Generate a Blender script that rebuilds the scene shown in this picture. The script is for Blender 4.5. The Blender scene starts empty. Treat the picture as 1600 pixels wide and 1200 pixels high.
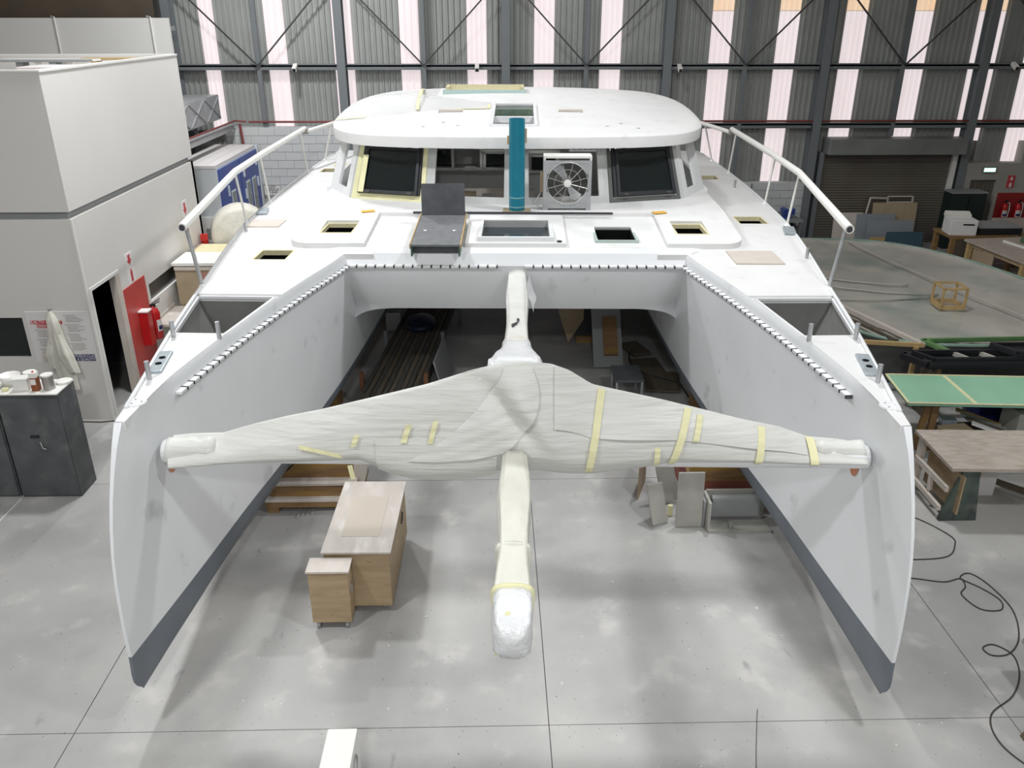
import bpy, bmesh, math, random
import numpy as np
from mathutils import Vector, Matrix
random.seed(7)
SC = bpy.context.scene
COL = SC.collection
R = math.radians

# ------------------------------------------------------------------ camera
cam_d = bpy.data.cameras.new('camera'); cam_d.sensor_width = 36; cam_d.lens = 1290/1600*36
cam_d.clip_end = 200
cam = bpy.data.objects.new('camera', cam_d); COL.objects.link(cam)
cam.location = (0, 0, 5.5); cam.rotation_euler = (R(66), 0, R(-1.27))
SC.camera = cam
# ------------------------------------------------------------------ light
w = bpy.data.worlds.new('world'); SC.world = w; w.use_nodes = True
w.node_tree.nodes['Background'].inputs[0].default_value = (.8, .85, .95, 1)
w.node_tree.nodes['Background'].inputs[1].default_value = .25
def lamp(x, y, z, power, size=.7, col=(.97, .985, 1)):
    d = bpy.data.lights.new('high_bay_lamp', 'AREA'); d.shape = 'DISK'; d.size = size; d.energy = power; d.color = col
    o = bpy.data.objects.new('high_bay_lamp', d); COL.objects.link(o); o.location = (x, y, z)
for x, y, p in ((-4.2, 11, 300), (3.6, 10.5, 260), (-4.2, 3, 260), (4.2, 3, 240), (-4.5, 17.5, 330), (0, -3.5, 520), (1.5, 16.5, 110)):
    lamp(x, y, 8.9, p)
SC.view_settings.view_transform = 'Standard'; SC.view_settings.look = 'None'
SC.view_settings.gamma = 1; SC.view_settings.use_curve_mapping = False
SC.view_settings.exposure = 0.16

# ------------------------------------------------------------------ materials
def mat(name, c1, c2=None, scale=4, rough=.5, bump=0, bscale=None, metal=0, contrast=(.35, .65), detail=4, stretch=(1, 1, 1),
        c3=None, s3=1.0, t3=(.55, .7), emit=0, alpha=1, trans=0, spec=.5, transl=0):
    m = bpy.data.materials.new(name); m.use_nodes = True
    nt = m.node_tree; N = nt.nodes; L = nt.links; b = N['Principled BSDF']
    b.inputs['Roughness'].default_value = rough; b.inputs['Metallic'].default_value = metal
    b.inputs['Specular IOR Level'].default_value = spec
    col = None
    tc = N.new('ShaderNodeTexCoord'); mp = N.new('ShaderNodeMapping'); mp.inputs['Scale'].default_value = stretch
    L.new(tc.outputs['Object'], mp.inputs['Vector'])
    def noise(s, d=detail):
        n = N.new('ShaderNodeTexNoise'); n.inputs['Scale'].default_value = s; n.inputs['Detail'].default_value = d
        L.new(mp.outputs[0], n.inputs['Vector']); return n
    def ramp(src, lo, hi):
        r = N.new('ShaderNodeMapRange'); r.inputs[1].default_value = lo; r.inputs[2].default_value = hi
        L.new(src, r.inputs[0]); return r.outputs[0]
    def mix(f, a, bb):
        x = N.new('ShaderNodeMix'); x.data_type = 'RGBA'; L.new(f, x.inputs[0])
        for i, v in ((6, a), (7, bb)):
            if isinstance(v, tuple): x.inputs[i].default_value = (*v, 1)
            else: L.new(v, x.inputs[i])
        return x.outputs[2]
    if c2:
        col = mix(ramp(noise(scale).outputs[0], *contrast), c1, c2)
        if c3: col = mix(ramp(noise(s3).outputs[0], *t3), col, c3)
        L.new(col, b.inputs['Base Color'])
    else:
        b.inputs['Base Color'].default_value = (*c1, 1)
    if bump:
        bn = N.new('ShaderNodeBump'); bn.inputs['Strength'].default_value = bump; bn.inputs['Distance'].default_value = .02
        L.new(noise(bscale or scale*3).outputs[0], bn.inputs['Height']); L.new(bn.outputs[0], b.inputs['Normal'])
    if emit:
        b.inputs['Emission Color'].default_value = (*c1, 1); b.inputs['Emission Strength'].default_value = emit
        if col: L.new(col, b.inputs['Emission Color'])
    if trans: b.inputs['Transmission Weight'].default_value = trans
    if alpha < 1: b.inputs['Alpha'].default_value = alpha
    if transl:
        t = N.new('ShaderNodeBsdfTranslucent'); t.inputs[0].default_value = (*c1, 1)
        ms = N.new('ShaderNodeMixShader'); ms.inputs[0].default_value = transl
        L.new(b.outputs[0], ms.inputs[1]); L.new(t.outputs[0], ms.inputs[2]); L.new(ms.outputs[0], N['Material Output'].inputs[0])
    return m
M = {}
M['gel'] = mat('white_gelcoat', (.82, .83, .84), (.78, .79, .80), 3, .3, c3=(.66, .67, .68), s3=1.7, t3=(.66, .8))
M['fair'] = mat('sanded_white_primer', (.80, .815, .83), (.76, .775, .79), 1.2, .42, c3=(.50, .51, .52), s3=2.6, t3=(.63, .82))
M['deckw'] = mat('matt_white_deck', (.77, .77, .765), (.74, .74, .73), 2.5, .5, c3=(.66, .65, .64), s3=5, t3=(.6, .8))
M['band'] = mat('slate_grey_primer', (.14, .162, .19), (.165, .185, .212), 2, .45)
M['wrap'] = mat('white_wrapping_film', (.77, .77, .73), (.70, .70, .66), 3, .45, bump=.6, bscale=5, stretch=(.45, 1.5, 5), transl=.12)
M['wrap2'] = mat('cream_wrapping_film', (.79, .78, .70), (.72, .71, .63), 4, .45, bump=.9, bscale=6, stretch=(1.6, .8, 1.6), transl=.08)
M['bag'] = mat('white_plastic_bag', (.8, .81, .81), (.72, .73, .74), 6, .3, bump=.9, bscale=14)
M['tape'] = mat('pale_yellow_tape', (.80, .77, .47), (.75, .72, .43), 8, .6)
M['cream'] = mat('cream_foam_core', (.72, .66, .42), (.64, .58, .36), 20, .8)
M['dark'] = mat('unlit_hollow_black', (.006, .0065, .007), rough=.95, spec=.1)  # black stands in for the darkness of unlit hollows
M['glass'] = mat('dark_tinted_glass', (.012, .016, .016), rough=.06)
M['black'] = mat('black_frame', (.015, .016, .02), rough=.45)
M['grey'] = mat('grey_liner', (.20, .20, .19), (.165, .165, .155), 3, .6)
M['dgrey'] = mat('dark_grey_cabinet', (.10, .105, .10), (.085, .09, .085), 3, .6)
M['mgrey'] = mat('mid_grey_paint', (.28, .29, .29), rough=.55)
M['galley'] = mat('galley_grey', (.62, .63, .61), rough=.5)
M['board'] = mat('grey_formica', (.19, .195, .205), (.155, .16, .17), 9, .5)
M['bdark'] = mat('dark_formica', (.10, .105, .115), (.075, .08, .09), 7, .5)
M['tealedge'] = mat('green_edge', (.07, .13, .10), rough=.6)
M['teal'] = mat('teal_pipe', (.003, .19, .28), (.003, .165, .245), 5, .35)
M['ply'] = mat('plywood', (.44, .33, .20), (.36, .26, .155), 2.5, .6, stretch=(1, 6, 6), c3=(.26, .17, .09), s3=6, t3=(.66, .75))
M['plytop'] = mat('pale_plywood', (.60, .55, .50), (.53, .48, .43), 3, .55, stretch=(3, 1, 1), c3=(.70, .66, .62), s3=2)
M['wood'] = mat('rough_timber', (.26, .155, .07), (.19, .11, .05), 3, .75, stretch=(1, 8, 8), c3=(.34, .20, .04), s3=1.5, t3=(.5, .7))
M['redwood'] = mat('red_stained_ply', (.22, .04, .04), (.27, .12, .07), 1.2, .7)
M['planks'] = mat('weathered_plank', (.085, .085, .07), (.05, .05, .042), 5, .8, stretch=(6, .5, 6))
M['planks2'] = mat('brown_plank', (.13, .105, .075), (.09, .075, .05), 5, .8, stretch=(6, .5, 6))
M['tableply'] = mat('stained_table_ply', (.42, .36, .31), (.50, .45, .39), 3, .6, stretch=(2, 5, 1), c3=(.36, .27, .17), s3=2.5, t3=(.6, .78))
M['concrete'] = mat('concrete', (.37, .367, .36), (.50, .49, .47), .55, .5, bump=.08, bscale=30, detail=9, c3=(.30, .298, .29), s3=.8, t3=(.5, .75))
def concrete_spots(m):
    nt = m.node_tree; N = nt.nodes; L = nt.links; b = N['Principled BSDF']; src = b.inputs['Base Color'].links[0].from_socket
    geo = N.new('ShaderNodeNewGeometry')
    def layer(scale, lo, hi, col, src, detail=3, stretch=(1, 1, 1)):
        mp = N.new('ShaderNodeMapping'); mp.inputs['Scale'].default_value = stretch; L.new(geo.outputs['Position'], mp.inputs[0])
        n = N.new('ShaderNodeTexNoise'); n.inputs['Scale'].default_value = scale; n.inputs['Detail'].default_value = detail; L.new(mp.outputs[0], n.inputs[0])
        r = N.new('ShaderNodeMapRange'); r.inputs[1].default_value = lo; r.inputs[2].default_value = hi; L.new(n.outputs[0], r.inputs[0])
        x = N.new('ShaderNodeMix'); x.data_type = 'RGBA'; L.new(r.outputs[0], x.inputs[0]); L.new(src, x.inputs[6]); x.inputs[7].default_value = (*col, 1)
        return x.outputs[2]
    src = layer(15, .71, .75, (.70, .69, .67), src, 5)          # splashes of white filler
    src = layer(2.2, .58, .82, (.62, .60, .57), src, 8)         # dusty patches
    src = layer(5, .68, .76, (.27, .265, .26), src, 9, (1, .35, 1))   # scuffs
    src = layer(38, .74, .77, (.13, .13, .13), src, 1)          # dark specks
    L.new(src, b.inputs['Base Color'])
concrete_spots(M['concrete'])
M['mortar'] = mat('pale_mortar', (.50, .51, .51), rough=.9)
M['joint'] = mat('joint_filler', (.22, .21, .20), rough=.9)
M['officew'] = mat('white_wall_panel', (.72, .70, .67), (.70, .68, .65), .6, .5)
M['trimw'] = mat('white_trim', (.8, .79, .76), rough=.4)
M['clad'] = mat('grey_steel_cladding', (.36, .37, .355), (.32, .33, .315), 1.2, .5, metal=.1)
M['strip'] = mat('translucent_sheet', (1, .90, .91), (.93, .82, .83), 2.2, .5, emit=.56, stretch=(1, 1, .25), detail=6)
M['stripo'] = mat('orange_lit_translucent_sheet', (1, .68, .40), (1, .76, .52), 2, .5, emit=.62, stretch=(1, 1, .25))  # orange glow painted into the emission colour
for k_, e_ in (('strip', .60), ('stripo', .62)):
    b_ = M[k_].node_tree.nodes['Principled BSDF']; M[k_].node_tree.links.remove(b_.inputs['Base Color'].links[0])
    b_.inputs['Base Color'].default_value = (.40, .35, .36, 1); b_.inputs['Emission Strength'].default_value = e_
M['steel'] = mat('grey_painted_steel', (.17, .185, .195), rough=.5)
M['galv'] = mat('galvanised_steel', (.50, .51, .52), (.42, .43, .44), 8, .4, metal=.5)
M['rod'] = mat('dark_steel_rod', (.05, .05, .05), rough=.5)
M['redp'] = mat('red_pipe_paint', (.20, .045, .04), rough=.5)
M['block'] = mat('painted_block', (.60, .61, .61), (.56, .57, .57), 2, .7)
M['roller'] = mat('bronze_roller_shutter', (.16, .145, .12), (.13, .115, .095), 1, .5)
M['boxsteel'] = mat('shutter_box_steel', (.21, .22, .21), (.17, .175, .17), 2, .5)
M['plaster'] = mat('shade_darkened_plaster', (.40, .385, .35), (.36, .345, .315), 1.5, .8)  # block wall paint darkened to imitate the dim back right corner
M['red_shaded'] = mat('shade_darkened_red_board', (.30, .02, .02), rough=.5)  # red darkened to carry the shade of the dim corner
M['red'] = mat('red_board', (.55, .07, .06), (.47, .055, .05), 2, .4, c3=(.60, .16, .14), s3=1.4)
M['ext'] = mat('extinguisher_red', (.50, .012, .015), rough=.25)
M['sign'] = mat('white_sign', (.78, .76, .75), rough=.5)
M['signred'] = mat('sign_red_ink', (.55, .05, .06), rough=.5)
M['signblue'] = mat('sign_blue_ink', (.02, .025, .13), rough=.5)
M['ink'] = mat('grey_ink', (.36, .33, .33), rough=.7)
M['inkd'] = mat('dark_ink', (.05, .05, .06), rough=.7)
M['cab'] = mat('dirty_steel_cabinet', (.105, .11, .115), (.07, .075, .08), 4, .55, c3=(.17, .17, .17), s3=3, t3=(.55, .75))
M['tin'] = mat('tin_can', (.40, .38, .35), rough=.35, metal=.6)
M['white'] = mat('white_plastic', (.80, .79, .75), rough=.45)
M['brownc'] = mat('brown_carton', (.24, .07, .02), rough=.6)
M['blue'] = mat('blue_booth_panel', (.03, .065, .30), (.045, .085, .33), 2, .4, c3=(.14, .10, .24), s3=1.3, t3=(.6, .75))
M['boothw'] = mat('pale_booth_panel', (.62, .66, .68), rough=.45)
M['roofw'] = mat('pale_roof_panel', (.70, .67, .66), rough=.5)
M['wing'] = mat('booth_window', (.20, .23, .22), rough=.15)
M['cloth'] = mat('off_white_cloth', (.72, .70, .62), (.64, .62, .54), 5, .85, bump=.4, bscale=20)
M['mould'] = mat('dusty_plastic_sheet', (.50, .485, .43), (.44, .43, .385), .9, .35, c3=(.30, .34, .31), s3=.8, t3=(.55, .7), bump=.3, bscale=3)
M['mouldedge'] = mat('green_mould_edge', (.25, .36, .30), (.20, .30, .25), 3, .4)
M['green'] = mat('pale_green_gelcoat', (.32, .60, .42), (.29, .56, .39), 1.5, .35)
M['greenf'] = mat('green_mould_flange', (.13, .27, .10), (.10, .21, .08), 4, .4)
M['pine'] = mat('pine_batten', (.52, .37, .17), (.45, .31, .14), 8, .6)
M['cardb'] = mat('brown_board', (.42, .33, .22), (.38, .30, .20), 5, .7)
M['pinkb'] = mat('beige_board', (.62, .56, .50), (.58, .52, .46), 5, .6)
M['bluegrey'] = mat('blue_grey_board', (.27, .295, .32), rough=.6)
M['deepblue'] = mat('deep_blue_board', (.05, .10, .13), rough=.6)
M['dkgreen'] = mat('dark_green_locker', (.010, .022, .018), rough=.5)
M['cord'] = mat('black_cable', (.05, .045, .04), rough=.6)
M['bluebag'] = mat('blue_bag', (.01, .015, .06), (.005, .007, .02), 6, .4, bump=.5)
M['exit'] = mat('lit_exit_sign', (.55, 1, .85), emit=1.6)
M['film'] = mat('clear_dust_sheet', (.82, .82, .82), rough=.25, alpha=.45, bump=.6, bscale=6)
M['orange'] = mat('orange_tape_scrap', (.80, .45, .08), rough=.6)
M['primer'] = mat('orange_primer_patch', (.55, .22, .12), rough=.6)
M['wire'] = mat('bright_wire', (.62, .62, .60), rough=.35, metal=.6)
M['greenglass'] = mat('green_tinted_pane', (.045, .085, .05), rough=.1)
M['bluegl'] = mat('pale_blue_glass', (.45, .58, .56), rough=.2)
M['extlabel'] = mat('extinguisher_label', (.75, .72, .7), rough=.5)
M['warmcon'] = mat('warm_ceiling', (.5, .5, .48), rough=.8)
M['brownwall'] = mat('brown_upper_wall', (.12, .09, .06), (.09, .07, .05), 1, .8)
M['ltblue'] = mat('galvanised_plate', (.42, .47, .50), (.36, .41, .44), 10, .4, metal=.3)

# ------------------------------------------------------------------ mesh builder
OFF = {}
class MB:
    def __init__(s): s.v = []; s.f = []
    def add(s, vs, fs):
        n = len(s.v); s.v += [tuple(p) for p in vs]; s.f += [tuple(i+n for i in f) for f in fs]; return s
    def box(s, x0, x1, y0, y1, z0, z1):
        return s.add([(x, y, z) for z in (z0, z1) for y in (y0, y1) for x in (x0, x1)],
                     [(0, 2, 3, 1), (4, 5, 7, 6), (0, 1, 5, 4), (2, 6, 7, 3), (0, 4, 6, 2), (1, 3, 7, 5)])
    def obox(s, c, size, rz=0, rx=0, ry=0):
        m = Matrix.Translation(c) @ Matrix.Rotation(rz, 4, 'Z') @ Matrix.Rotation(ry, 4, 'Y') @ Matrix.Rotation(rx, 4, 'X')
        a, b, d = (q/2 for q in size)
        vs = [m @ Vector((x, y, z)) for z in (-d, d) for y in (-b, b) for x in (-a, a)]
        return s.add(vs, [(0, 2, 3, 1), (4, 5, 7, 6), (0, 1, 5, 4), (2, 6, 7, 3), (0, 4, 6, 2), (1, 3, 7, 5)])
    def bar(s, a, b, wd, ht, up=(0, 0, 1)):
        a = Vector(a); b = Vector(b); d = (b-a); L = d.length; d.normalize()
        u = Vector(up); x = d.cross(u)
        if x.length < 1e-4: x = d.cross(Vector((1, 0, 0)))
        x.normalize(); y = x.cross(d)
        vs = [p + x*sx*wd/2 + y*sy*ht/2 for p in (a, b) for sx, sy in ((-1, -1), (1, -1), (1, 1), (-1, 1))]
        return s.add(vs, [(3, 2, 1, 0), (4, 5, 6, 7), (0, 1, 5, 4), (1, 2, 6, 5), (2, 3, 7, 6), (3, 0, 4, 7)])
    def tube(s, pts, r, n=8, caps=True):
        pts = [Vector(p) for p in pts]; rings = []
        rr = r if isinstance(r, (list, tuple)) else [r]*len(pts)
        prev = None
        for i, p in enumerate(pts):
            d = (pts[min(i+1, len(pts)-1)] - pts[max(i-1, 0)]).normalized()
            if prev is None:
                x = d.cross(Vector((0, 0, 1)))
                if x.length < 1e-3: x = d.cross(Vector((1, 0, 0)))
            else: x = prev - d*prev.dot(d)
            x.normalize(); prev = x; y = d.cross(x)
            rings.append([p + (x*math.cos(t)+y*math.sin(t))*rr[i] for t in (2*math.pi*k/n for k in range(n))])
        vs = [q for g in rings for q in g]; fs = []
        for i in range(len(pts)-1):
            for k in range(n): fs.append((i*n+k, i*n+(k+1) % n, (i+1)*n+(k+1) % n, (i+1)*n+k))
        if caps: fs += [tuple(range(n))[::-1], tuple(range((len(pts)-1)*n, len(pts)*n))]
        return s.add(vs, fs)
    def lathe(s, prof, c=(0, 0, 0), n=20):
        vs = []; fs = []
        for r, z in prof: vs += [(c[0]+r*math.cos(2*math.pi*k/n), c[1]+r*math.sin(2*math.pi*k/n), c[2]+z) for k in range(n)]
        for i in range(len(prof)-1):
            for k in range(n): fs.append((i*n+k, i*n+(k+1) % n, (i+1)*n+(k+1) % n, (i+1)*n+k))
        fs += [tuple(range(n))[::-1], tuple(range((len(prof)-1)*n, len(prof)*n))]
        return s.add(vs, fs)
    def prism(s, poly, z0, z1, ax='z'):
        n = len(poly)
        def P(a, b, h): return {'z': (a, b, h), 'y': (a, h, b), 'x': (h, a, b)}[ax]
        vs = [P(a, b, z0) for a, b in poly] + [P(a, b, z1) for a, b in poly]
        return s.add(vs, [tuple(range(n))[::-1], tuple(range(n, 2*n))] + [(i, (i+1) % n, (i+1) % n+n, i+n) for i in range(n)])
    def grid(s, fn, nu, nv, closev=False):
        vs = [fn(i/(nu-1), j/(nv-1) if not closev else j/nv) for i in range(nu) for j in range(nv)]; fs = []
        for i in range(nu-1):
            for j in range(nv if closev else nv-1):
                j2 = (j+1) % nv; fs.append((i*nv+j, i*nv+j2, (i+1)*nv+j2, (i+1)*nv+j))
        return s.add(vs, fs)
    def rot(s, m): s.v = [tuple(m @ Vector(p)) for p in s.v]; return s
    def mesh(s, name, bevel=0, smooth=False, weld=False, solid=True):
        me = bpy.data.meshes.new(name); me.from_pydata(s.v, [], s.f)
        bm = bmesh.new(); bm.from_mesh(me)
        if weld: bmesh.ops.remove_doubles(bm, verts=bm.verts, dist=1e-4)
        bmesh.ops.recalc_face_normals(bm, faces=bm.faces)
        if bevel:
            es = [e for e in bm.edges if len(e.link_faces) == 2 and e.calc_face_angle(0) > .6]
            bmesh.ops.bevel(bm, geom=es, offset=bevel, segments=2, affect='EDGES', profile=.6)
        for f in bm.faces: f.smooth = smooth
        bm.to_mesh(me); bm.free(); return me
    def build(s, name, m, parent=None, bevel=0, smooth=False, weld=False):
        me = s.mesh(name, bevel, smooth, weld)
        return place(name, me, m, parent)
def place(name, me, m, parent=None):
    mt = M[m] if isinstance(m, str) else m
    if mt and not me.materials: me.materials.append(mt)
    o = bpy.data.objects.new(name, me); COL.objects.link(o)
    if parent is not None:
        o.parent = parent
        if parent.name in OFF: o.location = [-q for q in OFF[parent.name]]
    else:                                   # a thing of one mesh: origin at its base
        co = np.array([v.co[:] for v in me.vertices]); lo = co.min(0); hi = co.max(0)
        c = Vector(((lo[0]+hi[0])/2, (lo[1]+hi[1])/2, lo[2])); me.transform(Matrix.Translation(-c)); o.location = c
    return o
def tag(o, label=None, cat=None, group=None, kind=None):
    if label: o['label'] = label
    if cat: o['category'] = cat
    if group: o['group'] = group
    if kind: o['kind'] = kind
    return o
def thing(name, label, cat, loc=(0, 0, 0), rz=0, group=None, world=True):
    """Empty at the thing's base; world=True: its parts are given in room coordinates."""
    o = bpy.data.objects.new(name, None); COL.objects.link(o); o.location = loc; o.rotation_euler.z = rz
    o.empty_display_size = .1
    if world: OFF[o.name] = loc
    return tag(o, label, cat, group)
def copy_tree(o, parent=None):
    c = o.copy(); COL.objects.link(c)
    if parent is not None: c.parent = parent
    for ch in list(o.children): copy_tree(ch, c)
    return c
def cut(base, cutters, name='cut'):
    """boolean difference of closed builders, returns a mesh"""
    o = bpy.data.objects.new('tmp', base.mesh('tmp')); COL.objects.link(o)
    cs = []
    for k in cutters:
        c = bpy.data.objects.new('tmpc', k.mesh('tmpc')); COL.objects.link(c); cs.append(c)
        md = o.modifiers.new('b', 'BOOLEAN'); md.operation = 'DIFFERENCE'; md.solver = 'EXACT'; md.object = c
    dg = bpy.context.evaluated_depsgraph_get(); dg.update()
    me = bpy.data.meshes.new_from_object(o.evaluated_get(dg)); me.name = name
    for q in [o]+cs:
        d = q.data; bpy.data.objects.remove(q); bpy.data.meshes.remove(d)
    me.materials.clear(); return me
def text_mesh(txt, size, name='lettering', ext=.001, align='CENTER', bold=0):
    c = bpy.data.curves.new(name, 'FONT'); c.body = txt; c.size = size; c.extrude = ext; c.align_x = align; c.align_y = 'CENTER'; c.offset = bold
    o = bpy.data.objects.new('tmp', c); COL.objects.link(o)
    dg = bpy.context.evaluated_depsgraph_get(); dg.update()
    me = bpy.data.meshes.new_from_object(o.evaluated_get(dg)); bpy.data.objects.remove(o); bpy.data.curves.remove(c); return me
def lettering(txt, size, m, parent, origin, facing='-y', ext=.001, bold=0, align='CENTER'):
    me = text_mesh(txt, size, ext=ext, bold=bold, align=align)
    rx = Matrix.Rotation(R(90), 4, 'X')
    if facing == '+x': rx = Matrix.Rotation(R(90), 4, 'Z') @ rx
    me.transform(Matrix.Translation(origin) @ rx)
    me.name = 'lettering'; return place('lettering', me, m, parent)
def interp(x, xs, ys): return float(np.interp(x, xs, ys))
def smooth_tab(xs, ys):
    """monotone-ish cubic through table points"""
    xs = np.array(xs, float); ys = np.array(ys, float)
    d = np.gradient(ys, xs)
    def f(x):
        i = int(np.clip(np.searchsorted(xs, x)-1, 0, len(xs)-2)); h = xs[i+1]-xs[i]; t = min(max((x-xs[i])/h, 0), 1)
        return (2*t**3-3*t**2+1)*ys[i] + (t**3-2*t*t+t)*h*d[i] + (-2*t**3+3*t*t)*ys[i+1] + (t**3-t*t)*h*d[i+1]
    return f

# ================================================================== THE HALL
WY = 21.5
XL, XR, YN = -15.0, 17.0, -9.0
floor = MB().box(XL, XR, YN, WY+.5, -.3, -.02).build('floor', 'joint'); tag(floor, kind='structure')
OFF[floor.name] = tuple(floor.location)
jx = [XL, -11.56, -7.56, -3.56, .43, 4.39, 8.4, 12.4, XR]; jy = [YN, -2.8, 1.2, 5.22, 9.3, 13.4, 17.4, WY+.5]
for a, b in zip(jx, jx[1:]):
    for c, d in zip(jy, jy[1:]):
        g = .004
        MB().box(a+g, b-g, c+g, d-g, -.02, 0).build('slab', 'concrete', floor)
tag(MB().box(XL, XR, YN, WY+.5, 9.3, 9.5).build('ceiling', 'warmcon'), kind='structure')
tag(MB().box(XL-.2, XL, YN, WY+.5, 0, 9.3).build('wall_left', 'officew'), kind='structure')
tag(MB().box(XR, XR+.2, YN, WY+.5, 0, 9.3).build('wall_right', 'clad'), kind='structure')
tag(MB().box(XL, XR, YN-.2, YN, 0, 9.3).build('wall_front', 'officew'), kind='structure')
wallb = MB().box(XL, XR, WY+.3, WY+.5, 0, 9.3).build('wall_back', 'clad'); tag(wallb, kind='structure')
OFF[wallb.name] = tuple(wallb.location)

# --- corrugated cladding, sheet by sheet
def sheet(x0, x1, z0, z1, name, m, y=WY+.1):
    p = .136; n = max(2, round((x1-x0)/p)); p = (x1-x0)/n; pr = []
    for i in range(n):
        a = x0+i*p; pr += [(a, 0), (a+p*.56, 0), (a+p*.68, -.035), (a+p*.88, -.035)]
    pr.append((x1, 0))
    mb = MB(); k = len(pr)
    mb.add([(a, y+d, z0) for a, d in pr]+[(a, y+d, z1) for a, d in pr], [(i, i+1, k+i+1, k+i) for i in range(k-1)])
    return mb.build(name, m, wallb)
strips = [(-6.95, -6.6), (-5.42, -4.95), (-3.82, -3.35), (-2.22, -1.75), (-.61, -.13), (1.01, 1.5), (2.62, 3.13), (5.29, 5.8), (6.91, 7.41), (8.52, 9.04), (10.14, 10.64), (11.76, 12.4), (13.1, 13.6), (14.8, 15.3)]
zb = lambda x: 2.9 if x < -2 else (1.5 if x < 8.4 else 2.6) if x < 12 else 2.0
prev = XL
for a, b in strips:
    sheet(prev+.004, a-.004, zb((prev+a)/2), 9.2, 'cladding_sheet', 'clad')
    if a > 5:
        sheet(a, b, zb(a), 5.62, 'translucent_sheet', 'strip', WY+.08); sheet(a, b, 5.63, 9.2, 'translucent_sheet', 'stripo', WY+.08)  # split only so the upper piece carries the painted orange glow
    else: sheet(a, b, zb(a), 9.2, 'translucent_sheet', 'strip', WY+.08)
    prev = b
sheet(prev+.004, XR, 2.0, 9.2, 'cladding_sheet', 'clad')
# --- steel frame
def ibeam(x, y, z0, z1, d=.34, wd=.2):
    mb = MB().box(x-wd/2, x+wd/2, y-d, y-d+.02, z0, z1).box(x-wd/2, x+wd/2, y-.02, y, z0, z1).box(x-.012, x+.012, y-d+.02, y-.02, z0, z1)
    return mb
cx = [-7.6, -3.62, .32, 4.22, 8.07, 11.98, 15.9]
for x in cx:
    tag(ibeam(x, WY+.06, 0, 9.25).build('trim_1', 'steel'), kind='structure').name = 'trim_1'
for z, zz in ((4.41, 'upper'), (3.03, 'lower')):
    for a, b in zip(cx, cx[1:]):
        if zz == 'lower' and b < 4.5: continue
        tag(MB().box(a+.1, b-.1, WY-.16, WY+.06, z-.02, z+.02).box(a+.1, b-.1, WY-.16, WY-.14, z-.09, z+.05).build('trim_2', 'steel'), kind='structure')
for a, b in zip(cx, cx[1:]):
    m_ = (a+b)/2
    tag(MB().box(m_-.05, m_+.05, WY-.17, WY-.05, 3.0 if m_ < 4 else (2.74 if 8.5 < m_ < 11.5 else 1.6), 9.25).build('trim_3', 'steel'), kind='structure')
    for e in (a, b):
        tag(MB().bar((m_, WY-.24, 4.42), (e, WY-.24, 4.42+abs(e-m_)*1.02), .035, .035).build('trim_4', 'rod'), kind='structure')
for x, z in ((-4.72, 4.38), (-.37, 4.38), (4.52, 4.36), (12.7, 4.4)):
    t = thing('security_camera', 'small white security camera fixed to the upper wall rail', 'camera', (x, WY-.3, z-.06), 0, 'security cameras on the upper wall rail')
    MB().obox((x, WY-.3, z), (.1, .24, .1), rx=R(25)).build('body', 'white', t, bevel=.012)
    MB().obox((x, WY-.41, z-.05), (.07, .03, .07), rx=R(25)).build('lens', 'black', t)
    MB().box(x-.02, x+.02, WY-.22, WY-.1, z-.02, z+.02).build('bracket', 'white', t)
# red pipe
tag(MB().tube([(-6.0, WY-.2, 3.13), (15.8, WY-.2, 3.11)], .025).build('red_pipe', 'redp'), 'thin dark red pipe running along the cladding above the block wall', 'pipe')
# --- painted block wall pieces
def blocks(x0, x1, z1, name):
    base = MB().box(x0, x1, WY-.16, WY+.05, 0, z1).build('wall_'+name, 'mortar'); tag(base, kind='structure'); OFF[base.name] = tuple(base.location)
    me = MB().box(-.2, .2, -.02, .0, 0, .19).mesh('block', bevel=.004)
    nz = int(z1/.2)
    for j in range(nz):
        x = x0+.2+(.2 if j % 2 else 0)
        while x < x1-.15:
            o = bpy.data.objects.new('block', me); COL.objects.link(o); o.parent = base
            if not me.materials: me.materials.append(M['block'])
            bx, by, bz = OFF[base.name]; o.location = (x-bx, WY-.16-by, j*.2+.003-bz); o.scale.x = .985
            x += .4
    return base
blocks(-6.6, -1.6, 3.0, 'block_left'); blocks(5.0, 8.2, 1.6, 'block_right')
tag(MB().box(-1.6, 5.0, WY-.15, WY+.05, 0, 1.6).build('wall_block_middle', 'block'), kind='structure')
# passage sign on the block wall
t = thing('wall_sign', 'small white sign with black lettering KEEP PASSAGE CLEAR on block wall', 'sign', (-5.62, WY-.19, 1.3))
MB().box(-5.83, -5.40, WY-.2, WY-.182, 1.29, 1.6).build('panel', 'sign', t)
fr = MB()
for a in ((-5.83, -5.40, 1.585, 1.6), (-5.83, -5.40, 1.29, 1.35), (-5.83, -5.815, 1.29, 1.6), (-5.415, -5.40, 1.29, 1.6)): fr.box(a[0], a[1], WY-.204, WY-.2, a[2], a[3])
fr.build('border', 'ink', t)
for i, tx in enumerate(('KEEP', 'PASSAGE', 'CLEAR')): lettering(tx, .085, 'inkd', t, (-5.615, WY-.203, 1.545-i*.065))
# conduit and switch on the right hand block wall
t = thing('wall_switch', 'grey switch box with conduit on the low block wall', 'switch', (6.6, WY-.2, .9))
MB().box(6.52, 6.68, WY-.24, WY-.18, .9, 1.08).build('switch_box', 'block', t, bevel=.01)
MB().tube([(6.62, WY-.2, 1.08), (6.63, WY-.2, 1.58)], .015).build('conduit', 'steel', t)
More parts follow.
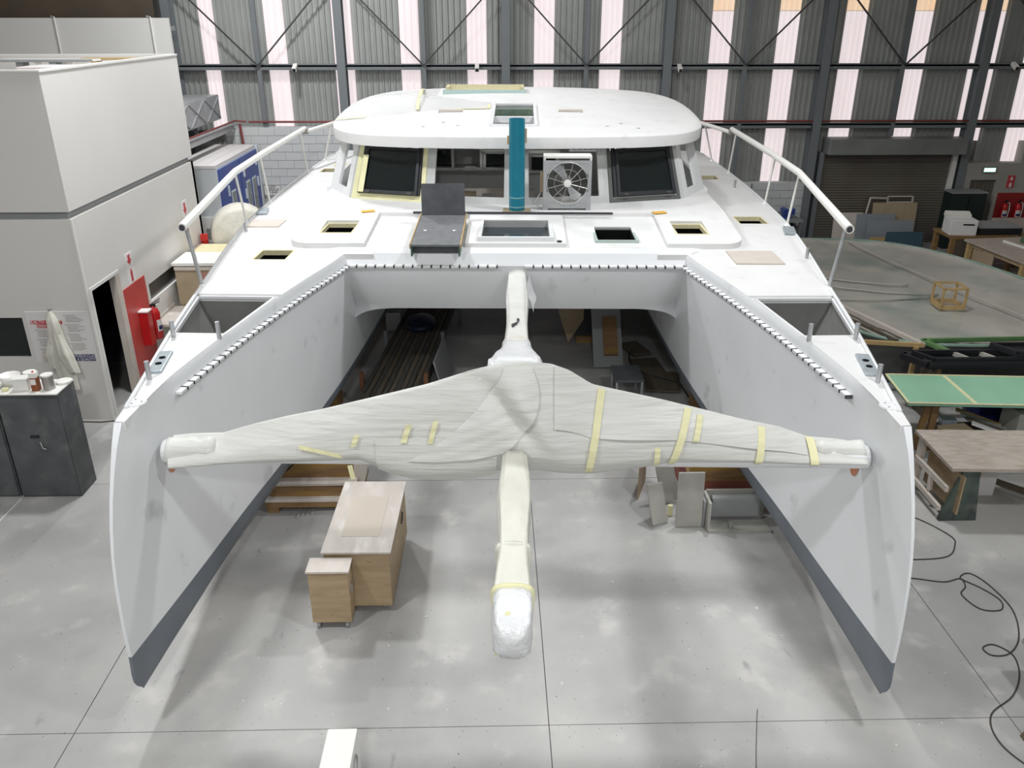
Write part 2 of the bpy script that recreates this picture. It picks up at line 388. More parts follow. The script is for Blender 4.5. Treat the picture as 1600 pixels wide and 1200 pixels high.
# --- roller shutter
t = MB(); n = 34
pr = []
for i in range(n):
    z = i*2.32/n; pr += [(z, 0), (z+.035, -.018), (z+.05, -.018)]
k = len(pr)
t.add([(8.4, WY-.1+d, z) for z, d in pr]+[(11.72, WY-.1+d, z) for z, d in pr], [(i, i+1, k+i+1, k+i) for i in range(k-1)])
door1 = t.build('door_1', 'roller'); tag(door1, kind='structure'); OFF[door1.name] = tuple(door1.location)
MB().box(8.36, 11.85, WY-.55, WY-.02, 2.33, 2.72).build('shutter_box', 'boxsteel', door1, bevel=.03)
for x in (8.34, 11.78): MB().box(x-.06, x+.06, WY-.2, WY-.04, 0, 2.36).build('guide_rail', 'trimw' if x > 9 else 'steel', door1)
# --- right end: plastered wall with fire exit
wr = cut(MB().box(12.0, XR, WY-.25, WY+.2, 0, 2.08), [MB().box(12.27, 12.95, WY-1, WY-.12, -.1, 1.66)], 'wall_plaster')
wro = place('wall_plaster', wr, 'plaster'); tag(wro, kind='structure')
tag(MB().box(13.45, XR, WY-.27, WY+.15, 2.08, 2.6).build('wall_plaster_upper', 'plaster'), kind='structure')
d2 = MB().box(12.28, 12.94, WY-.16, WY-.12, .01, 1.65).build('door_2', 'roller'); tag(d2, kind='structure'); OFF[d2.name] = tuple(d2.location)
for i in range(6): MB().box(12.31+i*.104, 12.31+i*.104+.09, WY-.18, WY-.16, .06, 1.6).build('board', 'roller', d2)
t = thing('exit_sign', 'lit green and white exit sign above the door', 'sign', (12.66, WY-.28, 1.87))
MB().box(12.49, 12.82, WY-.33, WY-.25, 1.86, 1.99).build('housing', 'mgrey', t)
MB().box(12.51, 12.80, WY-.335, WY-.33, 1.88, 1.97).build('light_panel', 'exit', t)
t = thing('arrow_sign', 'small red fire point sign with white arrow on plastered wall', 'sign', (13.3, WY-.27, 1.5))
MB().box(13.22, 13.40, WY-.27, WY-.25, 1.46, 1.77).build('panel', 'signred', t)
MB().prism([(13.31, 1.64), (13.36, 1.69), (13.33, 1.69), (13.33, 1.74), (13.29, 1.74), (13.29, 1.69), (13.26, 1.69)], WY-.275, WY-.27, 'y').build('arrow', 'sign', t)
MB().prism([(13.28, 1.48), (13.34, 1.48), (13.34, 1.56), (13.31, 1.6), (13.28, 1.56)], WY-.275, WY-.27, 'y').build('extinguisher_symbol', 'sign', t)
tag(MB().box(13.05, 14.4, WY-.28, WY-.25, .3, 1.33).build('fire_board', 'red_shaded'), 'large red fire board on plastered wall beside the exit door', 'board')

def extinguisher(name, label, x, y, z, face, group=None, s=1.0):
    """fire extinguisher hung with its back against a board; face = rotation about z"""
    t = thing(name, label, 'extinguisher', (x, y, z), face, group, world=False)
    MB().lathe([(.0, 0), (.07*s, 0), (.078*s, .015*s), (.078*s, .38*s), (.06*s, .43*s), (.028*s, .455*s), (.028*s, .48*s)], (0, -.085*s, 0), 18).build('cylinder', 'ext', t, smooth=True)
    MB().box(-.02*s, .02*s, -.12*s, -.05*s, .47*s, .51*s).bar((0, -.08*s, .5*s), (0, -.19*s, .55*s), .02*s, .012*s).bar((0, -.08*s, .52*s), (0, -.2*s, .59*s), .02*s, .012*s).build('valve_handle', 'black', t)
    MB().tube([(.03*s, -.085*s, .49*s), (.1*s, -.1*s, .46*s), (.115*s, -.11*s, .3*s), (.09*s, -.12*s, .1*s)], .012*s, 8).build('hose', 'trimw', t)
    MB().grid(lambda u, v: ((.08*s)*math.sin((u-.5)*1.9), -.085*s-(.08*s)*math.cos((u-.5)*1.9), .12*s+v*.17*s), 9, 2).build('label_wrap', 'extlabel', t)
    MB().grid(lambda u, v: ((.081*s)*math.sin((u-.5)*1.5), -.085*s-(.081*s)*math.cos((u-.5)*1.5), .14*s+v*.06*s), 9, 2).build('label_print', 'signblue', t)
    return t
for x in (13.25, 13.6): extinguisher('fire_extinguisher', 'red fire extinguisher hanging on the large red fire board', x, WY-.28, .62, 0, 'extinguishers on the large red fire board')

# ================================================================== OFFICE BLOCK (left)
OX, OY, OE = -5.70, 11.19, 16.15
off = thing('office_block', 'white two storey office block with dark doorway and flat roof', 'building', (-8, 13.6, 0))
side = cut(MB().box(OX-.1, OX, OY, OE, 0, 3.0), [MB().box(OX-1, OX+1, 11.33, 12.17, -.1, 1.95), MB().box(OX-1, OX+1, 13.23, 15.6, 1.17, 1.46)], 'side_wall')
place('side_wall', side, 'officew', off)
front = cut(MB().box(-11, OX-.1, OY, OY+.1, 0, 3.0), [MB().box(-8, -6.68, OY-1, OY+1, 1.01, 1.61)], 'front_wall')
place('front_wall', front, 'officew', off)
MB().box(-11, OX, OE-.1, OE, 0, 3.0).build('rear_wall', 'officew', off)
MB().box(-11, OX-.06, OY+.06, OE-.06, 3.0, 3.1).build('recess', 'mgrey', off)
up = MB().box(-11, OX, OY, OY+.1, 3.1, 4.86).box(OX-.1, OX, OY+.1, OE, 3.1, 4.86).box(-11, OX-.1, OE-.1, OE, 3.1, 4.86)
up.build('upper_wall', 'officew', off)
MB().box(-11, OX-.1, OY+.1, OE-.1, 4.5, 4.6).build('roof', 'officew', off)
tr = MB().box(-11, OX+.015, OY-.015, OY+.1, 4.86, 4.885).box(OX-.1, OX+.015, OY+.1, OE, 4.86, 4.885).box(-11, OX-.1, OE-.1, OE, 4.86, 4.885)
tr.build('parapet_cap', 'trimw', off)
MB().box(OX-.012, OX+.012, OY-.012, OY+.03, 0, 3.0).build('corner_trim', 'trimw', off)
jb = MB().box(OX-.1, OX+.008, 11.28, 11.33, 0, 2.0).box(OX-.1, OX+.008, 11.33, 12.25, 1.95, 2.0)
jb.build('door_frame', 'trimw', off)
MB().box(OX-.1, OX+.006, 12.12, 12.25, 0, 1.95).build('door_frame', 'pinkb', off)
MB().box(-8, -6.68, OY+.05, OY+.06, 1.01, 1.61).build('window_pane', 'glass', off)
MB().box(OX-.06, OX-.05, 13.23, 15.6, 1.17, 1.46).build('window_pane', mat('smoked_glass', (.06, .062, .06), rough=.25), off)
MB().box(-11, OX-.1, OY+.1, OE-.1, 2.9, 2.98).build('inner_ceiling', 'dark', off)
MB().box(-7.6, -7.5, OY+.1, OE-.1, 0, 2.9).build('inner_wall', 'dark', off)  # ceiling and wall blackened so the unlit room looks dark
# loose things on the office roof
for i, (x, y, sx, sy, z, mm, nm, lab) in enumerate((
    (-6.6, 12.4, .5, .35, .2, 'red', 'roof_box', 'small red box standing on the office roof'),
    (-6.1, 12.55, .45, .3, .22, 'dgrey', 'roof_crate', 'dark brown crate standing on the office roof'),
    (-6.35, 13.1, .9, .7, .24, 'sign', 'roof_carton', 'flat white carton lying on the office roof'))):
    tag(MB().box(x-sx/2, x+sx/2, y-sy/2, y+sy/2, 4.6, 4.6+z).build(nm, mm, bevel=.008), lab, 'box')
for i, (x, y, L_, rz, z, mm, lab) in enumerate((
    (-6.95, 13.72, 1.5, .06, 4.88, 'mgrey', 'long grey board slanting across the pile on the office roof'),
    (-7.0, 14.2, 1.5, -.05, 4.87, 'white', 'white board resting on the far part of the office roof'),
    (-6.32, 14.85, .9, .02, 4.86, 'pine', 'yellow pine board near the far end of the office roof'))):
    MBx = MB().obox((x, y, z), (L_, .25, .03), rz=rz).box(x-.3, x-.2, y-.1, y+.1, 4.6, z).box(x+.2, x+.3, y-.1, y+.1, 4.6, z)
    tag(MBx.build('roof_board', mm), lab, 'board')
# mezzanine block behind
mz = thing('mezzanine_block', 'tall white panelled wall block behind the office roof', 'building', (-10, 19.5, 0))
for a, b in ((-14.9, -11.91), (-11.9, -9.89), (-9.88, -7.74), (-7.73, -7.34)): MB().box(a, b, 20.6, 20.7, 0, 5.47).build('panel', 'trimw', mz)
MB().box(-14.9, -7.34, 20.7, 21.0, 5.2, 5.3).build('deck', 'mgrey', mz)
for x in (-9.87, -7.72): MB().tube([(x, 20.58, 4.4), (x, 20.58, 5.49), (x-.12, 20.7, 5.5)], .02).build('conduit', 'trimw', mz)
tag(MB().box(-14.9, -7.8, 21.05, 21.1, 5.0, 9.2).build('wall_mezzanine', 'brownwall'), kind='structure')
# wall mounted sign and posters
def vsign(y, z, k, lab):
    t = thing('arrow_sign', lab, 'sign', (OX+.01, y, z))
    MB().box(OX, OX+.006, y-.13, y+.13, z, z+.35*k).build('lower_panel', 'sign', t); MB().box(OX, OX+.006, y-.13, y+.13, z+.36*k, z+.66*k).build('upper_panel', 'sign', t)
    MB().prism([(y, z+.40*k), (y+.09, z+.52*k), (y+.04, z+.5*k), (y+.04, z+.62*k), (y-.04, z+.62*k), (y-.04, z+.5*k), (y-.09, z+.52*k)], OX+.006, OX+.009, 'x').build('arrow', 'signred', t)
    MB().box(OX+.006, OX+.009, y-.035, y+.035, z+.04*k, z+.26*k).box(OX+.006, OX+.009, y-.02, y+.02, z+.26*k, z+.31*k).build('extinguisher_symbol', 'signred', t)
    return t
vsign(12.68, 1.665, .72, 'white sign with red down arrow above the red board by the doorway')
vsign(15.35, 1.75, 1, 'white sign with red arrow at the far end of the office wall')
tag(MB().box(OX, OX+.012, 12.28, 13.1, .05, 1.66).build('red_fire_panel', 'red'), 'tall red panel on the office wall beside the doorway', 'board')
t = thing('hose_box', 'flat red box with white lid edge on the tall red panel', 'box', (OX+.07, 12.72, .75))
MB().box(OX+.012, OX+.16, 12.62, 12.78, .62, 1.18).build('body', 'ext', t, bevel=.01)
MB().box(OX+.012, OX+.17, 12.61, 12.79, 1.18, 1.2).build('lid', 'sign', t)
extinguisher('fire_extinguisher', 'red fire extinguisher with blue and white label on the tall red panel', OX+.012, 12.98, .62, R(90), s=1.15)
# health and safety poster on the front wall
t = thing('safety_poster', 'large white health and safety poster with red heading and blue footer', 'poster', (-6.2, OY-.01, .95))
yy = OY-.006
MB().box(-6.62, -5.74, yy, OY, .93, 1.70).build('sheet', 'sign', t)
MB().box(-6.58, -6.13, yy-.002, yy, 1.515, 1.57).box(-6.50, -6.2, yy-.002, yy, 1.455, 1.515).build('heading_band', 'signred', t)
lettering('HEALTH & SAFETY', .062, 'sign', t, (-6.355, yy-.004, 1.543)); lettering('ESSENTIALS', .062, 'sign', t, (-6.35, yy-.004, 1.485))
MB().box(-6.2, -5.77, yy-.002, yy, 1.0, 1.05).box(-6.2, -5.77, yy-.002, yy, .945, .995).build('footer_band', 'signblue', t)
lettering('FOR WORLD-CLASS', .05, 'sign', t, (-5.97, yy-.004, 1.025)); lettering('SAFETY & QUALITY!!!', .05, 'sign', t, (-5.98, yy-.004, .97))
tl = MB()
for c0, c1, ys in ((-6.54, -6.3, np.arange(1.42, 1.05, -.024)), (-6.1, -5.82, np.arange(1.64, 1.1, -.024))):
    for i, z in enumerate(ys):
        if i % 6 == 5: continue
        ind = 0 if i % 6 == 0 else .03
        tl.box(c0+ind, c0+ind+(c1-c0-ind)*random.uniform(.55, 1), yy-.002, yy, z, z+.008)
tag(tl.build('text_lines', 'ink', t), kind='stuff')
tag(MB().box(-6.52, -6.4, yy-.003, yy, .93, 1.04).build('small_notice', 'pinkb'), 'small pinkish notice sheet beside the window below the poster text', 'notice')
# white overall hanging in front of the poster
t = thing('hanging_overall', 'off-white work overall hanging from a hook over the poster', 'overall', (-6.2, OY-.1, .5))
def drape(pts, ws, ds, name):
    def f(u, v):
        s_ = u*(len(pts)-1); i = min(int(s_), len(pts)-2); q = s_-i
        p = Vector(pts[i]).lerp(Vector(pts[i+1]), q); wd = ws[i]*(1-q)+ws[i+1]*q; dp = ds[i]*(1-q)+ds[i+1]*q
        a = v*2*math.pi; k = 1+.16*math.sin(a*5+u*3)
        return p + Vector((math.cos(a)*wd*k, -abs(0)+math.sin(a)*dp*k, .01*math.sin(a*3)))
    MB().grid(f, 16, 26, True).build(name, 'cloth', t, smooth=True)
drape([(-6.24, OY-.06, 1.73), (-6.23, OY-.07, 1.6), (-6.22, OY-.08, 1.3), (-6.2, OY-.09, 1.0), (-6.17, OY-.09, .55)], [.02, .07, .11, .13, .12], [.02, .05, .06, .07, .07], 'body')
drape([(-6.28, OY-.09, 1.35), (-6.33, OY-.1, 1.1), (-6.32, OY-.11, .88)], [.05, .08, .06], [.03, .05, .04], 'sleeve')
drape([(-6.18, OY-.13, 1.42), (-6.11, OY-.15, 1.1), (-6.02, OY-.16, .84)], [.05, .10, .07], [.03, .06, .04], 'sleeve')
MB().tube([(-6.24, OY, 1.74), (-6.24, OY-.07, 1.72), (-6.24, OY-.08, 1.76)], .008).build('hook', 'steel', t)
tag(MB().tube([(-5.6, 11.75, .01), (-5.53, 11.5, .01), (-5.52, 11.3, .01), (-5.6, 11.13, .01), (-5.85, 11.08, .01), (-6.2, 11.1, .01)], .008, 6).build('floor_cable', 'cord'), 'thin cable lying on the floor at the corner of the office', 'cable')

# ---- steel cabinets, tins
def cabinet(x0, x1, y0, y1, h, lab, handle):
    t = thing('steel_cabinet', lab, 'cabinet', ((x0+x1)/2, (y0+y1)/2, 0))
    MB().box(x0, x1, y0+.02, y1, 0, h).build('body', 'cab', t, bevel=.008)
    d = MB().box(x0+.012, x1-.012, y0, y0+.02, .03, h-.05).build('door', 'cab', t, bevel=.004)
    if handle:
        MB().box(x0+.3, x0+.4, y0-.02, y0, h*.6, h*.6+.025).build('handle', 'black', d); MB().tube([(x0+.4, y0-.012, h*.56), (x0+.42, y0-.02, h*.5), (x0+.46, y0-.02, h*.49)], .007).build('hasp', 'wire', d)
    MB().box(x0-.005, x1+.005, y0-.01, y1, h, h+.015).build('top_sheet', 'white', t)
    return t
cabinet(-5.92, -5.19, 8.99, 9.42, 1.41, 'grey stained steel cabinet with latch handle, tins on its white top', True)
cabinet(-6.75, -5.95, 9.0, 9.42, 1.41, 'grey steel cabinet next to the latch cabinet, bowl on top', False)
HZ = 1.425
def can(x, y, r, h, body, lid, name, lab, cat='tin'):
    t = thing(name, lab, cat, (x, y, HZ))
    MB().lathe([(0, 0), (r, 0), (r, h), (0, h)], (x, y, HZ), 20).build('body', body, t, smooth=False)
    if lid: MB().lathe([(0, h), (r*1.06, h), (r*1.06, h+.018), (r*.9, h+.02), (0, h+.02)], (x, y, HZ), 20).build('lid', lid, t)
    return t
can(-5.34, 9.14, .065, .17, 'tin', 'white', 'paint_tin', 'grey metal paint tin with white lid on the cabinet')
can(-5.64, 9.32, .07, .13, 'white', 'white', 'plastic_tub', 'white round tub standing behind the cartons on the cabinet', 'tub')
can(-5.25, 9.32, .085, .01, 'white', 'white', 'paper_plate', 'flat white round paper plate lying at the back corner of the cabinet', 'plate')
t = thing('mixing_bowl', 'open white plastic bowl on the cabinet with yellow sponge beside', 'bowl', (-5.86, 9.27, HZ))
MB().lathe([(.09, 0), (.12, .13), (.115, .13), (.085, .02), (0, .02)], (-5.86, 9.27, HZ), 22).build('bowl', 'white', t, smooth=True)
t = thing('white_canister', 'square white plastic canister with lid on the cabinet', 'canister', (-5.62, 9.12, HZ))
MB().obox((-5.64, 9.12, HZ+.07), (.17, .13, .14), rz=.15).build('body', 'white', t, bevel=.015); MB().obox((-5.64, 9.12, HZ+.15), (.18, .14, .02), rz=.15).build('lid', 'trimw', t)
t = thing('juice_carton', 'brown and white carton with red cap on the cabinet', 'carton', (-5.47, 9.1, HZ))
MB().obox((-5.47, 9.1, HZ+.085), (.08, .08, .17), rz=.1).build('body', 'brownc', t); MB().obox((-5.47, 9.1, HZ+.20), (.081, .081, .06), rz=.1).build('top', 'white', t)
MB().obox((-5.47, 9.057, HZ+.12), (.06, .004, .07), rz=.1).build('label_patch', 'sign', t); MB().lathe([(.012, .23), (.012, .245), (0, .245)], (-5.47, 9.1, HZ), 10).build('cap', 'signred', t)
tag(MB().obox((-5.83, 9.08, HZ+.02), (.07, .05, .04), rz=.3).build('sponge', 'tape', bevel=.01), 'small yellow sponge lying beside the white bowl on the cabinet', 'sponge')
tag(MB().box(-5.935, -5.915, 6.9, 8.97, 0, .004).build('floor_tape', 'sign'), 'white tape strip on the floor in front of the steel cabinets', 'tape')

# ---- bench, boxes, roll along the office wall
t = thing('wall_bench', 'pale narrow workbench along the office wall beyond the red panel', 'bench', (-5.45, 14, 0))
MB().box(OX+.01, -5.2, 13.12, 14.1, .76, .8).build('top', 'plytop', t)
for y in (13.2, 14.0): MB().box(-5.3, -5.22, y-.04, y+.04, 0, .76).build('leg', 'pine', t)
MB().box(OX+.01, OX+.03, 13.12, 14.1, .8, .86).build('backboard', 'plytop', t)
t = thing('wooden_chest', 'tall beige wooden chest with white lid by the office wall', 'chest', (-5.2, 14.5, 0))
MB().box(-5.6, -4.85, 14.15, 14.85, .8, 1.52).build('body', 'cardb', t); MB().box(-5.63, -4.82, 14.12, 14.88, 1.52, 1.57).build('lid', 'white', t)
MB().box(-5.6, -4.85, 14.13, 14.15, 1.44, 1.5).build('rim', 'pinkb', t)
MB().box(-5.2, -4.84, 14.14, 14.15, .85, 1.4).build('red_patch', mat('faded_red_patch', (.42, .22, .17), rough=.7), t)
for x in (-5.55, -4.95):
    for y in (14.2, 14.8): MB().box(x-.04, x+.04, y-.04, y+.04, 0, .8).build('leg', 'pine', t)
t = thing('open_carton', 'open beige carton behind the white lidded chest', 'carton', (-5.3, 15.4, 0))
MB().box(-5.65, -4.9, 15.0, 15.75, 0, 1.5).build('body', 'cardb', t); MB().box(-5.6, -4.95, 15.05, 15.7, 1.5, 1.51).build('rim', 'cream', t)
t = thing('fabric_roll', 'big cream roll of wrapped material on its side behind the chest', 'roll', (-5.05, 16.3, 0))
rl = MB(); 
rl.lathe([(0, -.35), (.52, -.35), (.58, -.28), (.58, .28), (.52, .35), (0, .35)], (0, 0, 0), 28).rot(Matrix.Translation((-5.0, 16.3, 1.55)) @ Matrix.Rotation(R(20), 4, 'Z') @ Matrix.Rotation(R(90), 4, 'X'))
rl.build('roll', 'cloth', t, smooth=True)
MB().obox((-5.12, 15.945, 1.5), (.08, .02, .08), rz=R(20)).build('core', 'mgrey', t, bevel=.01)
for s_ in (-1, 1): MB().box(-5.3+s_*.02, -5.24+s_*.35, 16.0, 16.6, 0, 1.15).build('stand', 'wood', t)
tag(MB().obox((-5.6, 15.86, 1.6), (.14, .1, .12), rz=.3).box(-5.66, -5.54, 15.82, 15.9, 0, 1.56).build('red_reel', 'ext'), 'small red reel hanging at the end of the office wall', 'reel')

# ---- spray booth container
bo = thing('spray_booth', 'blue and white spray booth with narrow windows behind the office', 'booth', (-6.33, 19.4, 0))
BX0, BX1, BY0, BY1, BH = -6.83, -5.82, 17.8, 21.0, 2.64
MB().box(BX0, BX1, BY0, BY1, 0, BH-.06).build('shell', 'boothw', bo)
for i in range(4): MB().box(BX0+i*.2525+.004, BX0+(i+1)*.2525-.004, BY0-.02, BY1, BH-.06, BH).build('roof_panel', 'roofw', bo)
MB().box(BX0, BX1-.05, BY0-.015, BY0, 1.5, 1.56).box(BX0, BX1-.05, BY0-.015, BY0, 0, 1.5).build('door_panel', 'trimw', bo)
MB().box(-6.2, -5.98, BY0-.03, BY0-.015, 1.08, 1.32).build('vent_grille', 'mgrey', bo); MB().box(-6.2, -5.98, BY0-.03, BY0-.015, .8, 1.02).build('notice', 'ltblue', bo)
for a, b in ((17.86, 19.35), (19.42, 20.9)): MB().box(BX1, BX1+.03, a, b, .02, BH-.1).build('blue_panel', 'blue', bo)
for y in (18.55, 19.75, 20.25):
    MB().box(BX1+.03, BX1+.04, y-.02, y+.30, .7, 1.97).build('window_frame', 'boothw', bo); MB().box(BX1+.04, BX1+.043, y+.01, y+.27, .74, 1.93).build('window_pane', 'wing', bo)
for y, z in ((18.35, 1.9), (18.35, 1.45), (19.62, 2.1), (19.62, 1.6), (20.7, 2.2), (20.7, 1.7)): MB().box(BX1+.03, BX1+.06, y-.03, y+.03, z, z+.22).build('hinge', 'boothw', bo)
MB().box(BX1, BX1+.05, 20.92, 21.02, 0, BH).build('corner_post', 'boothw', bo)
# ---- air duct
du = thing('air_duct', 'galvanised square air duct with cross-braced panels high on the left', 'duct', (-7, 18.5, 0))
for i in range(4):
    a = 16.6+i*1.1; MB().box(-7.3, -6.56, a, a+1.08, 3.24, 3.8).build('section', 'galv', du, bevel=.01)
    MB().bar((-6.55, a+.05, 3.28), (-6.55, a+1.03, 3.76), .03, .02).build('crease', 'galv', du); MB().bar((-6.55, a+.05, 3.76), (-6.55, a+1.03, 3.28), .03, .02).build('crease', 'galv', du)
[MB().box(-7.2, -7.12, y, y+.08, 0, 3.24).build('support_post', 'steel', du) for y in (16.75, 20.8)]
MB().box(-6.85, -6.6, 17.2, 18.2, 3.8, 3.85).build('lid', 'dgrey', du)
tag(MB().tube([(-6.45, 16.7, 3.02), (-6.42, 21.2, 3.02)], .09, 12).build('vent_pipe', 'galv'), 'round pale pipe running below the square air duct', 'pipe')
tag(MB().tube([(-6.35, 16.7, 3.17), (-6.3, 21.2, 3.17), (-6.05, 21.28, 3.14)], .022, 8).build('red_pipe', 'redp'), 'red pipe following the round pale pipe under the duct', 'pipe')
tag(MB().bar((-6.2, 21.2, 3.1), (-6.12, 21.1, 2.2), .05, .05).build('red_brace', 'redp'), 'short red diagonal brace above the booth roof', 'brace')

# ================================================================== THE CATAMARAN
BR = -R(1.88); BOFF = (0, 12.7, 0)
rotb = Matrix.Rotation(BR, 4, 'Z')
def bw(x, y, z): return rotb @ Vector((x-.07, y, z))            # boat frame -> room
boat = thing('catamaran', 'large unfinished white catamaran with grey bottom band, wrapped bowsprit and crossbeam', 'boat', bw(*BOFF), BR)
OFF[boat.name] = BOFF
Ystem = smooth_tab([.40, .48, .8, 1.25, 1.8, 2.25, 2.45, 2.6], [5.22, 5.15, 5.13, 5.15, 5.25, 5.45, 5.59, 5.74])
A = smooth_tab([5.4, 5.9, 6.65, 8.0, 9.4, 10.75, 12, 20], [3.06, 3.04, 2.98, 2.80, 2.54, 2.26, 2.2, 2.2])        # inner edge, rail level
O = smooth_tab([5.4, 6.0, 6.6, 7.7, 9.3, 12.4, 14, 17, 20.2], [3.06, 3.14, 3.25, 3.45, 3.70, 4.14, 4.24, 4.31, 4.25])
B = smooth_tab([5.1, 6.18, 7.57, 8.27, 9.7, 10.5, 13, 16, 20], [3.04, 2.91, 2.76, 2.67, 2.53, 2.46, 2.33, 2.25, 2.3])
OB = smooth_tab([5.1, 6.2, 7.6, 9.7, 12.5, 16, 20], [3.06, 3.18, 3.33, 3.5, 3.62, 3.66, 3.6])
SC0 = 3.055
YE = 20.1
def hull_pt(u, k, z, inner):
    ys = Ystem(z); y = ys+(YE-ys)*(u**1.6)
    if z >= .8:
        t = (z-.8)/(2.45-.8); t = min(t, 1)
        si = B(y)*(1-t)+A(y)*t; so = OB(y)*(1-t**.8)+O(y)*t**.8
        if z > 2.5: si += .035*((z-2.5)/.1)**2
    else:
        q = (.8-z)/.4; e = 1-math.sqrt(max(0, 1-q*q))
        mid = (B(y)+OB(y))/2
        si = B(y)+(mid-B(y))*e*.85; so = OB(y)+(mid-OB(y))*e*.85
    w0 = .022+.018*(z-.4)/2.2                       # blunt stem
    g = min(1, (y-ys)/.35); g = g*g*(3-2*g) if g < 1 else 1
    g2 = min(1, (y-ys)/.25)
    if inner:
        return (min(si, SC0-w0*min(1, .35+g2*.65)), y)
    return (max(so, SC0+w0*min(1, .35+g2*.65)), y)
NU = 60
def hull_mesh(zs, sx, closed_bottom):
    mb = MB(); levels = list(zs)
    def f_in(i, z): x, y = hull_pt(i/(NU-1), 0, z, True); return (sx*x, y, z)
    def f_out(i, z): x, y = hull_pt(i/(NU-1), 0, z, False); return (sx*x, y, z)
    rows = []
    for z in levels: rows.append([f_in(i, z) for i in range(NU)])
    if closed_bottom:
        rows.append([((a[0]+b[0])/2, a[1], a[2]-.015) for a, b in zip([f_in(i, levels[-1]) for i in range(NU)], [f_out(i, levels[-1]) for i in range(NU)])])
    for z in levels[::-1]: rows.append([f_out(i, z) for i in range(NU)])
    n = len(rows); vs = [p for r_ in rows for p in r_]; fs = []
    for j in range(n-1):
        if not closed_bottom and j == len(levels)-1: continue
        for i in range(NU-1): fs.append((j*NU+i, j*NU+i+1, (j+1)*NU+i+1, (j+1)*NU+i))
    # stem strip joins inner and outer ends, transom closes the stern
    for e in (0, NU-1):
        for j in range(len(levels)-1): fs.append((j*NU+e, (j+1)*NU+e, (n-2-j)*NU+e, (n-1-j)*NU+e))
        if closed_bottom: m_ = len(levels); fs.append(((m_-1)*NU+e, m_*NU+e, (m_+1)*NU+e))
    return mb.add(vs, fs)
for sx in (-1, 1):
    tz = [2.6, 2.57, 2.50, 2.45, 2.3, 2.1, 1.9, 1.7, 1.5, 1.3, 1.1, .95, .8]
    h = hull_mesh(tz, sx, False).build('hull_side', 'fair', boat, smooth=True, weld=True)
    h2 = hull_mesh([.8, .72, .63, .55, .48, .43, .405], sx, True).build('hull_bottom', 'band', boat, smooth=True, weld=True)
    for q in (h, h2):
        md = q.modifiers.new('edge', 'EDGE_SPLIT'); md.split_angle = R(38)
# --- side decks
def deck_poly(sx, inset=0):
    ys = [5.75, 5.85, 6.0, 6.3] + list(np.arange(6.65, 10.76, .41)) + [10.76]
    inner = [(sx*min(A(y)+.034, SC0-.03), y) for y in ys] + [(sx*1.9, 10.76), (sx*1.9, YE)]
    yo = list(np.arange(20, 6.2, -.5)) + [6.2, 6.0, 5.85, 5.76]
    outer = [(sx*O(YE), YE)] + [(sx*max(O(y), SC0+.04), y) for y in yo]
    return inner + outer
def hatch_box(x0, x1, y0, y1, z0=1.0, z1=4): return MB().box(min(x0, x1), max(x0, x1), y0, y1, z0, z1)
lock = [(2.72, 8.95), (3.6, 8.97), (3.42, 7.76), (2.90, 7.74)]
def scale_poly(p, e):
    cx_ = sum(q[0] for q in p)/len(p); cy_ = sum(q[1] for q in p)/len(p)
    return [(a+e*(1 if a > cx_ else -1), b+e*(1 if b > cy_ else -1)*(.8 if b > cy_ else .15)) for a, b in p]
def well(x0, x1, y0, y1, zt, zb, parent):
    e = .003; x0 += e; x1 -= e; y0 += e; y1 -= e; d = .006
    return MB().box(x0, x0+d, y0, y1, zb, zt).box(x1-d, x1, y0, y1, zb, zt).box(x0+d, x1-d, y0, y0+d, zb, zt).box(x0+d, x1-d, y1-d, y1, zb, zt).box(x0, x1, y0, y1, zb-.01, zb).build('hatch_shade_liner', 'dark', parent)  # black liner paints the shade below the hatch, hiding the white slab walls
for sx in (-1, 1):
    base = MB().prism(deck_poly(sx), 2.53, 2.6)
    lp = [(sx*a, b) for a, b in lock]; lp2 = [(sx*a, b) for a, b in scale_poly(lock, .07)]
    if sx < 0: hs = [(-3.45, -2.99, 10.47, 10.97), (-4.05, -3.6, 17.1, 17.55)]
    else: hs = [(3.42, 3.88, 12.58, 13.1), (3.5, 3.95, 16.35, 16.8)]
    cs = [MB().prism(lp, 1, 4), MB().prism(lp2, 2.575, 4)] + [hatch_box(*q) for q in hs] + [hatch_box(-2.78, -2.30, 11.47, 12.06) if sx < 0 else hatch_box(2.25, 2.72, 11.45, 12.06)]
    me = cut(base, cs, 'deck'); dk = place('deck', me, 'deckw', boat)
    for (x0, x1, y0, y1) in hs:
        r_ = MB()
        for a in ((x0, x0+.025, y0, y1), (x1-.025, x1, y0, y1), (x0+.025, x1-.025, y0, y0+.025), (x0+.025, x1-.025, y1-.025, y1)): r_.box(*a, 2.53, 2.597)
        rr = r_.build('hatch_coaming', 'cream', boat)
        well(x0, x1, y0, y1, 2.535, 2.1, rr)
    # locker liner
    lw = MB(); n = 4
    lw.add([(*p, 2.53) for p in lp]+[(sx*(3.10+(abs(p[0])-3.10)*.42), p[1], 1.95) for p in lp], [(i, (i+1) % n, n+(i+1) % n, n+i) for i in range(n)]+[(4, 5, 6, 7)])
    lo = lw.build('locker_liner', 'grey', boat)
    MB().box(min(sx*3.0, sx*3.2), max(sx*3.0, sx*3.2), 7.75, 7.95, 1.95, 2.35).build('locker_step', 'gel', lo)
    rm = MB()
    for i in range(4):
        a = lp[i]; b = lp[(i+1) % 4]; rm.bar((*a, 2.575), (*b, 2.575), .03, .03)
    rm.build('locker_rim', 'gel', boat)
    # toe rail along the outer edge
    MB().tube([(sx*(O(y)-.02), y, 2.605) for y in np.arange(6.0, 20, .4)], .022, 6).build('toe_rail', 'gel', boat, smooth=True)
